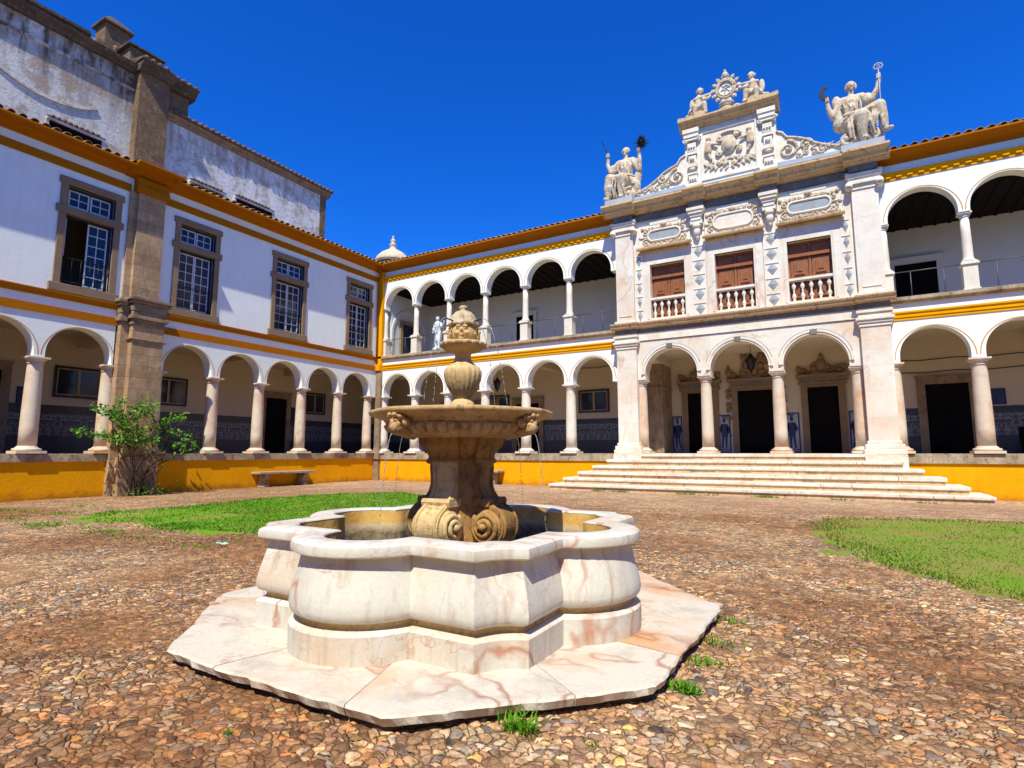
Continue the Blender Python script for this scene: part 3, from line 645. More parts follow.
# ================================================================ LEFT BUILDING (local x = world y, local +y = world -x)
left = empty('arcaded_building', (XL, 0, 0), PI/2)
tag(left, 'white building at left with four tall brown framed windows above a ground floor arcade', 'building', 'arcaded wings round the courtyard')
S0, S1 = -4.0, YB
wm = Multi(); pz = Multi(); lg = Multi(); bd = Multi(); sb = Multi(); ub = Multi(); lines = Multi(); ucor = Multi(); up = Multi()
pil = (10.0, 11.45)
for (a, b) in ((S0, pil[0]+.1), (pil[1]-.1, S1)):
    for x_ in (pz, lg, bd, sb, ub, ucor): x_.new()
    pz.box(a, b, 0, .6, -.3, 1.2); lg.box(a, b, -.07, .62, 1.2, 1.43); lg.box(a, b, -.04, .62, 1.43, 1.468)
    bd.box(a, b, -.05, 0, 6.05, 6.32)
    sb.sweep([(0, 6.62), (-.05, 6.62), (-.08, 6.70), (-.10, 6.80), (-.10, 6.84), (0, 6.86)], a, b)
    ub.box(a, b, -.05, 0, 11.17, 11.45)
    eave(ucor, None, a, b, over=.74, zt=12.0)
eave(ucor.new(), None, pil[0]-.1, pil[1]+.1, over=.98, zb=11.72, zt=12.1)
ucor.new().sweep([(0, 11.17), (-.32, 11.17), (-.34, 11.3), (-.34, 11.45), (-.28, 11.47), (-.28, 11.74), (0, 11.74)], pil[0]+.2, pil[1]-.1)
cL1 = [-3.6, -1.3, 1.0, 3.3, 5.6, 7.87, 10.08]; cL2 = [11.5, 13.92, 16.1, 18.42, 20.73, 22.88]
b1 = bays(cL1, .97, .18); b2 = bays(cL2, .97, .18)
arcade(wm, S0, pil[0], 4.6, 6.7, b1, 0, .5); arcade(wm.new(), pil[1]-.1, S1, 4.6, 6.7, b2, 0, .5)
# upper wall with window openings
wins = [(7.92, 9.92), (11.75, 13.75), (16.22, 18.3), (20.8, 22.78)]
wins0 = [(3.4, 5.4), (-1.2, .8)]
ins = .27
op = sorted([(a+ins, b-ins) for a, b in wins + wins0])
xs = [S0] + [v for o_ in op for v in o_] + [S1]
for k in range(0, len(xs), 2): up.box(xs[k], xs[k+1], 0, .5, 6.7, 12.0)
for a, b in op: up.box(a, b, 0, .5, 6.7, 7.15); up.box(a, b, 0, .5, 10.62, 12.0)
wm.build('arcade_wall', m_white, left); up.build('upper_wall', m_white, left); pz.build('plinth_wall', m_ochre, left); lg.build('stone_ledge', m_ledge, left); bd.build('lower_band', m_ochre_shade, left); sb.build('string_course', m_ochre_shade, left); ub.build('upper_band', m_ochre_shade, left); ucor.build('cornice', m_ochre_shade, left)
for c, r, st in b1 + b2: arch_band(lines.new(), c, 4.6, st-.1, 1.068, 1.095, -.006, 0)
lines.build('painted_arch_line', m_line, left)
for s in cL1[:-1]: low_column(left, s)
low_column(left, 10.0)
for s in cL2[1:]: low_column(left, s)
low_column(left, 11.62)
iw = Multi(); iw.box(S0, S1+T, T, T+.4, 1.2, 6.5); iw.new().box(S0, S1+T, .5, T, 6.06, 6.2); iw.build('ground_floor_wall', m_inner, left)
fl = MB(); fl.box(S0, S1+T, .62, T, 1.2, 1.44); fl.build('ground_floor', m_ledge, left)
rb = Multi()
for x in (5.5, 10.7, 15.93, 20.5): rb.new().box(x-.2, x+.2, .5, T, 5.7, 6.06)
rb.build('ceiling_beam', m_inner, left)
a_ = MB(); a_.box(S0, S1+T, T-.02, T, 1.44, 3.33); a_.build('tile_wainscot', m_az, left)
rm = MB(); rm.box(S0, S1, 3.9, 4.0, 6.3, 12); rm.box(S0-.1, S0, .5, 4, 6.2, 12); rm.box(S1, S1+.1, .5, 4, 6.2, 12); rm.box(S0, S1, .5, 4, 11.9, 12); rm.build('room_partition', m_inner, left)
for (a, b) in ((5.3, 6.7), (8.5-1.6, 8.45)): pass
door(left, 6.9, 8.2, 1.44, 4.5, T); door(left, 19.2, 20.5, 1.44, 4.42, T, mat=m_door); door(left, 2.2, 3.6, 1.44, 4.5, T)
wall_window(left, 9.8, 11.48, 3.66, 4.9, T); wall_window(left, 13.3, 15.0, 3.63, 4.92, T); wall_window(left, 21.7, 23.2, 3.7, 4.94, T)
def tall_window(a, b, opened, covered):
    ia, ib = a+ins, b-ins
    f = MB()
    f.box(a+.06, ia, -.06, .12, 6.95, 10.75); f.box(ib, b-.06, -.06, .12, 6.95, 10.75)
    f.box(ia, ib, -.06, .12, 10.62, 10.75); f.box(a, b, -.075, .02, 10.64, 10.88)                 # head with lugs
    f.box(a-.03, b+.03, -.08, .13, 9.60, 9.86) ; f.box(a-.05, b+.05, -.10, .13, 6.86, 7.15)
    o = f.build('window', m_gran, left); bevel(o, .012, 1)
    def leafw(x0, x1, z0, z1, nx, nz, t=.2, parent=o, M=None):
        q = MB(); q.box(x0, x1, t+.008, t+.018, z0, z1, M); q.build('pane', m_glass, parent)
        q = MB(); e_ = .045; q.box(x0, x0+e_, t-.03, t, z0, z1, M); q.box(x1-e_, x1, t-.03, t, z0, z1, M); q.box(x0+e_, x1-e_, t-.03, t, z0, z0+e_, M); q.box(x0+e_, x1-e_, t-.03, t, z1-e_, z1, M)
        for k in range(1, nx): x = x0+(x1-x0)*k/nx; q.box(x-.014, x+.014, t-.02, t-.002, z0+e_, z1-e_, M)
        for k in range(1, nz): z = z0+(z1-z0)*k/nz; q.box(x0+e_, x1-e_, t-.018, t, z-.014, z+.014, M)
        q.build('sash', m_sash, parent)
    bf = MB()
    for z0, z1 in ((7.15, 9.60), (9.86, 10.62)):
        bf.box(ia, ia+.07, .13, .24, z0, z1); bf.box(ib-.07, ib, .13, .24, z0, z1); bf.box(ia+.07, ib-.07, .13, .24, z0, z0+.07); bf.box(ia+.07, ib-.07, .13, .24, z1-.07, z1)
    bf.build('frame', m_blue, o)
    m = (ia+ib)/2
    leafw(ia+.09, m-.02, 9.95, 10.53, 2, 2); leafw(m+.02, ib-.09, 9.95, 10.53, 2, 2)
    if not opened: leafw(ia+.09, m-.01, 7.24, 9.51, 2, 6)
    else:
        M_ = Matrix.Translation((ia+.09, .2, 0)) @ Matrix.Rotation(R(82), 4, 'Z') @ Matrix.Translation((-ia-.09, -.2, 0)); leafw(ia+.09, m-.01, 7.24, 9.51, 2, 6, M=M_)
    leafw(m+.01, ib-.09, 7.24, 9.51, 2, 6)
    rl = MB(); 
    for z in (7.28, 8.1): rl.tube([(ia-.02, .06, z), (ib+.02, .06, z)], .016, 5)
    for k in range(6): x = ia+.06+(ib-ia-.12)*k/5; rl.tube([(x, .06, 7.28), (x, .06, 8.13)], .012, 5)
    rl.build('railing', m_iron, o); return o
for k, (a, b) in enumerate(wins): tall_window(a, b, k == 0, False)
for a, b in wins0: tall_window(a, b, False, False)
roof(left, S0, S1+.35, over=.74, z=12.02, t_back=4.5, rise=1.2)
# buttress pilaster with moulded capital
p = MB(); p.box(10.32, 11.4, -.52, .3, -.3, 6.35); p.box(10.05, 10.32, -.26, .3, -.3, 6.15); p.box(10.3, 11.25, -.25, .3, 7.1, 11.2); p.box(10.08, 10.3, -.1, .3, 7.1, 11.2)
p.box(10.22, 11.51, -.58, .3, -.3, 1.35); p.build('buttress', m_sand, left)
p = MB()
for (z0, z1, d) in ((6.1, 6.2, .05), (6.2, 6.32, .02), (6.32, 6.46, .10), (6.46, 6.62, .04), (6.62, 6.9, .06), (6.9, 7.0, .14), (7.0, 7.12, .2)):
    p.box(10.32-d, 11.4+d, -.52-d, .3, z0, z1)
    if z0 > 6.15: p.box(10.05-d, 10.32-d-.003, -.26-d, .3, z0-.12, z1-.12)
p.box(10.24, 11.5, -.57, .3, 5.55, 5.62)
o_ = p.build('buttress_capital', m_sandplain, left); bevel(o_, .02, 2)

# ================================================================ CHURCH BLOCK BEHIND
chb = empty('church_building', (XL, 0, 0), PI/2)
tag(chb, 'tall stained church block with masonry pier and square chimneys above the left roof', 'building')
tC = 4.64      # local depth of the wall
p = MB(); p.box(-6, 12.0, tC, tC+6, 11, 19.0); p.build('stained_wall', m_church, chb)
p = MB(); p.box(12.0, 13.3, tC-.45, tC+6, 11, 19.0); p.box(13.3, 14.5, tC+.1, tC+5, 11, 19.1); p.build('masonry_pier', m_brick, chb)
p = MB(); p.box(13.3, 23.1, tC, tC+5, 11, 17.55); p.build('patchy_wall', m_churchw, chb)
p = MB(); p.box(22.75, 23.16, tC-.05, tC+5.05, 11, 17.4); p.build('quoin', m_brick, chb)
p = MB()
p.sweep([(tC, 18.72), (tC-.12, 18.75), (tC-.16, 18.86), (tC-.34, 18.95), (tC-.38, 19.06), (tC+6, 19.1), (tC+6, 18.72)], -6, 12.0)
p.sweep([(tC-.45, 18.8), (tC-.6, 18.84), (tC-.62, 18.95), (tC-.8, 19.05), (tC-.84, 19.2), (tC+5.5, 19.24), (tC+5.5, 18.8)], 11.9, 13.4)
p.sweep([(tC+.1, 18.95), (tC-.1, 18.99), (tC-.12, 19.1), (tC-.3, 19.25), (tC-.34, 19.36), (tC+5.5, 19.4), (tC+5.5, 18.95)], 13.3, 14.72)
p.build('coping', m_drk, chb)
p = MB(); p.sweep([(tC, 17.36), (tC-.08, 17.38), (tC-.10, 17.48), (tC-.22, 17.55), (tC-.26, 17.66), (tC+5, 17.7), (tC+5, 17.36)], 13.3, 23.4); p.build('wall_cornice', m_sandplain, chb)
p = MB(); p.box(-6, 11.3, tC+2.4, tC+6, 19.1, 21.0); p.build('set_back_parapet', m_church, chb)
p = MB(); p.sweep([(tC+2.4, 20.9), (tC+2.2, 20.95), (tC+2.2, 21.08), (tC+6, 21.2), (tC+6, 20.9)], -6, 11.0); p.build('coping', m_drk, chb)
# moulding lines on the stained wall
p = MB(); p.sweep([(tC, 17.9), (tC-.05, 17.92), (tC-.05, 18.02), (tC, 18.06)], -6, 12.0)
for i in range(16):
    a0_, a1_ = PI+PI*.75*i/16*.9+.15, PI+PI*.75*(i+1)/16*.9+.15
    q = [(8.9+2.6*math.cos(a), 17.85+2.0*math.sin(a)) for a in (a0_, a1_)] + [(8.9+2.7*math.cos(a), 17.85+2.1*math.sin(a)) for a in (a1_, a0_)]
    p.prism(q, tC-.07, tC, 'y')
p.build('wall_moulding', m_church, chb)
# small eyebrow openings above the lower roof
def lunette(s0, s1, z, mtw):
    o = MB(); o.box(s0, s1, tC-.03, tC+.02, z, z+.62); q = o.build('vent_opening', m_door, chb)
    o = MB(); o.box(s0-.1, s1+.1, tC-.12, tC, z+.62, z+.72); o.box(s0-.12, s0, tC-.08, tC, z-.3, z+.62); o.box(s1, s1+.12, tC-.08, tC, z-.3, z+.62)
    for k in range(int((s1-s0)/.2)): x = s0+.1+k*.2; pass
    o.build('surround', mtw, q); o = MB()
    for k in range(int((s1-s0)/.2)): x = s0+.1+k*.2; o.tube([(x, tC-.16, z+.76), (x, tC+.02, z+.84)], .07, 6)
    o.box(s0-.1, s1+.1, tC-.14, tC, z+.722, z+.76); o.build('tile_hood', m_tiled, q)
lunette(9.0, 10.9, 14.3, m_church); lunette(14.8, 16.5, 14.15, m_churchw); lunette(17.2, 19.4, 14.3, m_churchw)
def tiles_row(s0, s1, z, t, parent, pitch=.3):
    mb = MB(); n = int((s1-s0)/pitch)
    for k in range(n):
        x = s0+(k+.5)*pitch; mb.tube([(x, t-.04+random.uniform(-.03, .03), z), (x, t+1.2, z+.25)], .11, 8)
    mb.box(s0, s1, t+.02, t+1.2, z-.06, z+.02)
    return mb.build('roof_tiles', m_tiled, parent)
tiles_row(13.3, 23.5, 17.76, tC-.3, chb); tiles_row(13.2, 14.8, 19.46, tC-.36, chb); tiles_row(11.85, 13.3, 19.28, tC-.86, chb)
def chimney(s, t, w_, d_, z0, z1, cap, hz, m):
    o = MB(); o.box(s-w_/2, s+w_/2, t, t+d_, z0, z1); q = o.build('chimney', m, chb)
    o = MB(); a = w_/2+cap; o.box(s-a, s+a, t-cap, t+d_+cap, z1, z1+.09)
    o.add([(s-a, t-cap, z1+.09), (s+a, t-cap, z1+.09), (s+a, t+d_+cap, z1+.09), (s-a, t+d_+cap, z1+.09), (s-.15*w_, t+d_/2, z1+hz), (s+.15*w_, t+d_/2, z1+hz)], [(0,1,5,4), (2,3,4,5), (1,2,5), (3,0,4), (3,2,1,0)])
    o.build('chimney_cap', m_drk, q); return q
chimney(12.8, tC+1.0, 1.35, 1.1, 19.0, 20.7, .17, .5, m_brick)
chimney(12.2, tC+2.6, 1.05, 1.0, 19.0, 22.3, .16, .75, m_brick)
p = MB(); p.box(11.2, 12.8, tC+2.1, tC+4.5, 19, 20.9); p.build('stepped_base', m_brick, chb)
p = MB(); p.lathe([(.14, 19.0), (.1, 19.3), (.16, 19.4), (.09, 19.6), (.05, 19.75), (.13, 19.85), (.05, 20.0)], c=(11.35, tC+.6, 0), n=10); p.build('pinnacle', m_brick, chb)
# low roofed annex between the church and the corner
p = MB(); p.box(23.16, 26.0, tC, tC+4, 11, 14.3); p.build('annex_wall', m_churchw, chb); tiles_row(23.16, 26.3, 14.42, tC-.25, chb)
p = MB(); p.box(23.16, 26.1, tC-.14, tC, 14.2, 14.36); p.build('wall_cornice', m_sandplain, chb)
# two unseen wings added behind the camera and to the right to block sky light
for nm, loc, rz, L_ in (('arcaded_building', (30, -13.5, 0), PI, 56), ('arcaded_building', (17.5, YB, 0), -PI/2, 38)):
    o = empty(nm, loc, rz); tag(o, 'plain white wing with ochre plinth, added unseen to block sky light ' + ('behind the viewer' if rz == PI else 'on the right side out of view'), 'building', 'arcaded wings round the courtyard')
    q = MB(); q.box(0, L_, 0, 5, -.3, 1.2); q.build('plinth_wall', m_ochre, o)
    q = MB(); nb = int(L_/2.3); arcade(q, 0, nb*2.3, 4.6, 6.7, [(2.3*(k+.5), .97, .2) for k in range(nb)], 0, .5); q.build('arcade_wall', m_white, o)
    q = MB(); q.box(0, L_, 3.9, 4.4, 1.2, 6.7); q.build('ground_floor_wall', m_inner, o); q = MB(); q.box(0, L_, 0, 5, 6.7, 12); q.build('upper_wall', m_white, o)
    q = MB(); eave(q, None, 0, L_); q.build('cornice', m_ochre_shade, o)
# domed turret
dm = empty('domed_turret', (-26.65, 29.0, 3.55)); dm.scale = (.80, .80, .72); tag(dm, 'small pale stone dome with pointed finial above the corner roof', 'turret')
p = MB(); p.lathe([(1.45, 11), (1.45, 15.35)], n=8, rot=PI/8, smooth=False); p.build('drum', m_relief, dm)
p = MB(); p.lathe([(1.5, 15.3), (1.62, 15.38), (1.72, 15.45), (1.72, 15.53), (1.6, 15.56)], n=8, rot=PI/8, smooth=False); p.build('cornice', m_sandplain, dm)
p = MB(); p.lathe([(1.55, 15.56), (1.5, 15.85), (1.35, 16.2), (1.05, 16.55), (.65, 16.82), (.42, 16.9)], n=32, mod=lambda r, z, a: r*(1+.02*abs(math.cos(4*a)))); p.build('dome', m_relief, dm)
p = MB(); p.lathe([(.5, 16.86), (.44, 16.96), (.3, 17.1), (.24, 17.3), (.34, 17.42), (.34, 17.5), (.2, 17.62), (.16, 17.72), (.24, 17.85), (.2, 17.98), (.08, 18.15), (.07, 18.25), (.11, 18.32), (.04, 18.42)], n=14); p.build('finial', m_relief, dm)
# ================================================================ MARBLE PORTAL (frame origin y = 23.1)
YP = 23.1
pv = empty('portal_pavilion', (0, YP, 0)); tag(pv, 'carved marble portal front with three arches, three shuttered windows and crested gable', 'building')
C0x = -3.2
pc = [-7.2, -4.56, -1.92, .69]
P0, P1 = -8.15, 1.72
body = MB()
pb = [((pc[i]+pc[i+1])/2, 1.06, .22) for i in range(3)]
arcade(body, -7.5, .95, 4.55, 6.2, pb, .02, .62)
# first floor wall with three openings
ops = [(-6.6, -5.16), (-3.95, -2.5), (-1.32, .14)]
body.box(P0+.05, P1-.05, -.04, .5, 11.6, 12.24)
xs = [P0+.05] + [v for o_ in ops for v in o_] + [P1-.05]
for k in range(0, 8, 2): body.box(xs[k], xs[k+1], .0, .5, 6.9, 11.6)
for a, b in ops: body.box(a, b, 0, .5, 6.9, 7.08); body.box(a, b, 0, .5, 9.46, 11.6)
body.build('facade_wall', m_port, pv)
# archivolts, keystones
for c, r, st in pb:
    q = MB(); arch_band(q, c, 4.55, st, 1.06, 1.13, -.02, .02); arch_band(q, c, 4.55, st, 1.133, 1.22, -.05, .02); a = q.build('archivolt', m_portp, pv)
    q = MB(); arch_band(q, c, 4.55, st, 1.225, 1.25, -.03, .015, a0=.3, a1=PI-.3); q.build('grey_arch_line', m_grey, a)
    q = MB(); q.prism([(c-.09, 5.80), (c+.09, 5.80), (c+.12, 5.98), (c-.12, 5.98)], -.13, .05); q.build('keystone', m_dgrey, a)
for s in pc: low_column(pv, s, t=.33, top=4.55, mat=m_col, rb=.23)
# giant pilasters below
for (a, b) in ((-8.12, -7.25), (.84, 1.74)):
    q = MB(); q.box(a, b, -.16, .3, 1.47, 5.9); o_ = q.build('pilaster', m_port, pv); bevel(o_, .012, 1)
    q = MB(); q.box(a-.16, b+.16, -.32, .3, 1.44, 1.62); q.box(a-.12, b+.12, -.28, .3, 1.62, 1.78); q.box(a-.05, b+.05, -.21, .3, 1.78, 1.9); bevel(q.build('base', m_port, o_), .02, 2)
    q = MB()
    for z0, z1, d in ((5.88, 5.95, .04), (5.95, 6.0, .02), (6.0, 6.1, .08), (6.1, 6.2, .13), (6.2, 6.36, .05), (6.36, 6.46, .10)): q.box(a-d, b+d, -.16-d, .3, z0, z1)
    bevel(q.build('capital', m_portp, o_), .015, 2)
    # upper pilaster
    q = MB(); q.box(a+.04, b-.04, -.14, .3, 7.1, 10.95); q.box(a+.16, b-.16, -.165, -.14, 7.3, 7.36); o2 = q.build('pilaster', m_port, pv); bevel(o2, .01, 1)
    q = MB(); q.box(a-.04, b+.04, -.22, .3, 7.0, 7.12); q.build('base', m_port, o2)
    q = MB()
    for z0, z1, d in ((10.93, 10.99, .04), (10.99, 11.12, .01), (11.12, 11.22, .12), (11.22, 11.34, .08), (11.34, 11.44, .13), (11.44, 11.54, .16)): q.box(a-d+.04, b+d-.04, -.14-d, .3, z0, z1)
    for x in (a-.02, b+.02):
        q.tube([(x, -.32, 11.06), (x, .1, 11.06)], .12, 14); q.tube([(x, -.345, 11.06), (x, -.32, 11.06)], .06, 10)
    q.build('capital', m_portp, o2)
# middle entablature
def ent(mb, a, b, prof, off=0): mb.sweep([(t-off, z) for t, z in prof], a, b)
fr = MB(); fr.box(-8.0, 1.6, -.03, .3, 6.22, 6.55); fr.build('frieze', m_portp, pv)
fr = MB(); fr.box(-8.1, 1.7, -.06, .3, 6.552, 6.72)
for a, b in ((-8.16, -7.2), (.8, 1.78)): fr.box(a, b, -.2, -.06, 6.46, 6.72)
fr.build('grey_frieze', m_dgrey, pv)
cr = MB(); pr_ = [(0, 6.72), (-.06, 6.72), (-.06, 6.75), (-.11, 6.76), (-.14, 6.79), (-.21, 6.80), (-.21, 6.86), (-.24, 6.87), (-.28, 6.92), (-.29, 6.97), (0, 7.0)]
ent(cr, -7.2, .8, pr_, .02); ent(cr, -8.3, -7.14, pr_, .17); ent(cr, .74, 1.94, pr_, .17); cr.build('middle_cornice', m_corn, pv)
# windows
for i, (a, b) in enumerate(ops):
    f = MB(); w_ = .13
    f.box(a-w_-.2, a-.001, -.05, .1, 7.02, 9.62); f.box(b+.001, b+w_+.2, -.05, .1, 7.02, 9.62); f.box(a, b, -.05, .1, 9.46, 9.62); f.box(a-w_, a-.06, -.07, -.05, 7.1, 9.6); f.box(b+.06, b+w_, -.07, -.05, 7.1, 9.6)
    o = f.build('window', m_port, pv); m = (a+b)/2
    s_ = MB(); s_.box(a, b, .30, .36, 7.08, 9.46); s_.box(a, b, .17, .30, 8.88, 9.0); s_.box(m-.04, m+.04, .24, .30, 7.08, 9.46); s_.box(a, a+.05, .26, .30, 7.08, 9.46); s_.box(b-.05, b, .26, .30, 7.08, 9.46); s_.box(a, b, .26, .30, 9.36, 9.46)
    for xa, xb in ((a+.08, m-.07), (m+.07, b-.08)):
        for za, zb in ((7.18, 7.95), (8.08, 8.82), (9.05, 9.33)):
            s_.box(xa, xb, .25, .30, za, zb); s_.box(xa+.07, xb-.07, .235, .25, za+.07, zb-.07); s_.box(xa+.12, xb-.12, .20, .235, za+.12, zb-.12)
            if zb-za > .5: s_.box(xa+.2, xb-.2, .17, .20, za+.24, zb-.24)
    s_.build('shutter', m_wood, o)
    r_2 = MB(); r_2.box(a, b, .0, .2, 7.93, 8.02); r_2.box(a+.01, b-.01, .02, .18, 7.9, 7.93); r_3 = MB(); r_3.box(a, b, .0, .2, 7.08, 7.14); r_3.build('balustrade_base', m_portp, o); bal = r_2.build('balustrade', m_portp, o)
    for k in range(5):
        x = a + (b-a)*(k+.5)/5; q = MB(); q.lathe([(.05, 0), (.05, .04), (.03, .06), (.075, .16), (.08, .2), (.035, .31), (.03, .36), (.04, .38), (.03, .40), (.035, .45), (.08, .56), (.075, .6), (.03, .7), (.05, .72), (.05, .76)], c=(0, 0, 0), n=12)
        q = q.build('baluster', m_portp, bal); q.location = (x, .1, 7.14)
# diamond strips
for x in (-7.06, -4.57, -1.86, .62):
    w_ = .24 if x in (-4.57, -1.86) else .13
    q = MB(); q.box(x-w_-.04, x+w_+.04, -.06, .02, 7.02, 9.95)
    for k in range(5): q.box(x-w_, x+w_, -.085, -.06, 7.5+k*.60, 7.53+k*.60)
    o = q.build('diamond_strip', m_portp, pv); q = MB()
    for k in range(5):
        zc = 7.24 + k*.60 if k else 7.24
        zc = 7.23+.0+k*.60; h_ = .25; ww = w_*.78; q.add([(x-ww, -.062, zc+.05), (x, -.062, zc-h_+.05), (x+ww, -.062, zc+.05), (x, -.062, zc+h_+.05), (x, -.11, zc+.05)], [(0,1,4), (1,2,4), (2,3,4), (3,0,4)])
    q.build('grey_diamond', m_grey, o)
# ---- carved ornament helpers
def spiral(mb, cx, cz, r0, turns, t=0, th=.03, dirn=1, a0=0, n=26):
    pts = []
    for i in range(n+1):
        u = i/n; a = a0 + dirn*2*PI*turns*u; r = r0*(1-u*.9); pts.append((cx + r*math.cos(a), t, cz + r*math.sin(a)))
    mb.tube(pts, [th*(1-.45*i/n) for i in range(n+1)], 6); mb.ball((cx, t, cz), th*1.5, 8, 6)
def leafy(mb, x, z, a, L, t=0, th=.03):
    dx, dz = math.cos(a), math.sin(a)
    mb.cap((x, t, z), (x+dx*L, t-.01, z+dz*L), th, th*.35, 7)
def cartouche(name, x0, x1, z0, z1, ow, oh, grey, parent, t=-.08):
    cx, cz = (x0+x1)/2, (z0+z1)/2
    q = MB(); q.box(x0, x1, t, .05, z0, z1); q.box(cx-.6, cx+.6, t, .05, z1-.02, z1+.16); o = q.build(name, m_portp, parent)
    q = MB(); pts = lambda r: [(cx + (1 if math.cos(a) > 0 else -1)*(ow-oh)*(1 if abs(math.cos(a)) > .02 else 0) + r*math.cos(a), cz + .02 + r*math.sin(a)) for a in np.linspace(0, 2*PI, 41)[:-1]]
    A, B_, C_, D_ = pts(oh+.10), pts(oh+.015), pts(oh), pts(oh+.055)
    n = 40; vs = []; 
    for ring, tt in ((A, t), (A, t-.05), (D_, t-.085), (B_, t-.05), (B_, t-.01)): vs += [(p[0], tt, p[1]) for p in ring]
    fs = [(r*n+i, r*n+(i+1) % n, (r+1)*n+(i+1) % n, (r+1)*n+i) for r in range(4) for i in range(n)]; q.add(vs, fs, True); q.build('oval_frame', m_portp, o)
    q = MB(); q.prism([(p[0], p[1]) for p in pts(oh)], t-.03, t-.001); q.build('oval_panel', m_grey if grey else m_port, o)
    q = MB(); rn = random.Random(int(abs(cx)*100))
    for sx in (-1, 1):
        for sz in (-1, 1):
            spiral(q, cx+sx*(ow+.16), cz+sz*.22, .15, 1.3, t-.03, .035, sx*sz, 1.0)
            for k in range(5):
                x = cx+sx*(.1+k*.17); spiral(q, x, cz+sz*(oh+.19)+rn.uniform(-.02, .02), .075, 1.1, t-.025, .028, sx, rn.uniform(0, 6))
                leafy(q, x+.05*sx, cz+sz*(oh+.17), rn.uniform(0, 6.28), .1, t-.03, .032)
        for k in range(4): leafy(q, cx+sx*(ow+.10+.08*k), cz, sx*.0+(0 if sx > 0 else PI)+rn.uniform(-.6, .6), .13, t-.02, .04)
        q.ball((cx+sx*(ow+.3), t-.02, cz+.4), (.07, .06, .09), 8, 6); q.ball((cx+sx*(ow+.3), t-.02, cz-.4), (.07, .06, .09), 8, 6)
    q.ball((cx, t-.05, z1-.05), (.13, .07, .1)); q.build('carved_scrollwork', m_relief, o)
    q = MB(); zb = z0; q.sweep([(t, zb), (-.12, zb-.02), (-.18, zb-.06), (-.34, zb-.07), (-.36, zb-.02), (-.36, zb+.02), (t, zb+.05)], x0-.06, x1+.06); q.box(x0+.05, x1-.05, -.1, .02, zb-.13, zb-.05); q.build('hood_moulding', m_corn, o)
cartouche('cartouche_panel', -7.02, -4.86, 10.15, 11.2, .62, .17, True, pv); cartouche('cartouche_panel', -4.28, -2.1, 10.18, 11.25, .68, .24, False, pv); cartouche('cartouche_panel', -1.58, .58, 10.15, 11.25, .66, .17, True, pv)
for x in (-4.57, -1.84):
    q = MB()
    for z0, z1, w_, d in ((11.1, 11.22, .24, .34), (11.22, 11.34, .29, .40), (11.34, 11.46, .34, .44), (10.95, 11.1, .2, .3), (10.8, 10.95, .24, .27)): q.box(x-w_, x+w_, -d, .0, z0, z1)
    q.ball((x, -.2, 10.72), (.17, .13, .13)); q.ball((x, -.16, 10.5), (.14, .12, .2)); q.ball((x, -.12, 10.3), (.08, .08, .14)); q.build('console_bracket', m_portp, pv)
# top entablature
f2 = MB(); f2.box(P0+.02, P1-.02, -.06, .4, 11.47, 11.78)
for a, b in ((-8.1, -7.26), (.85, 1.72), (-4.87, -4.27), (-2.14, -1.54)): f2.box(a, b, -.3, -.06, 11.5, 11.785)
f2.build('grey_frieze', m_dgrey, pv)
cr = MB(); pr_ = [(0, 11.78), (-.07, 11.78), (-.07, 11.82), (-.12, 11.825), (-.155, 11.865), (-.155, 11.895), (-.30, 11.91), (-.30, 11.985), (-.335, 11.99), (-.335, 12.02), (-.40, 12.07), (-.47, 12.13), (-.50, 12.14), (-.50, 12.22), (.6, 12.26)]
ent(cr, -7.14, .75, pr_, .10)
for a, b in ((-8.5, -7.08), (.68, 2.1)): ent(cr, a, b, pr_, .28)
for a, b in ((-5.0, -4.14), (-2.27, -1.41)): ent(cr, a, b, pr_, .26)
cr.build('top_cornice', m_corn, pv)
ld = MB(); ld.prism([(-.55, 12.262), (.6, 12.3), (.6, 12.34), (-.55, 12.27)], -8.3, 1.95, 'x'); ld.box(-8.35, -7.1, -.6, .5, 12.29, 12.50); ld.box(.65, 1.98, -.6, .5, 12.29, 12.50)
ld.prism([(-7.1, 12.35), (-4.95, 12.35), (-4.95, 12.55), (-7.1, 12.47)], -.35, .4, 'y'); ld.prism([(-1.45, 12.35), (.65, 12.35), (.65, 12.47), (-1.45, 12.55)], -.35, .4, 'y')
ld.build('lead_flashing', m_lead, pv)
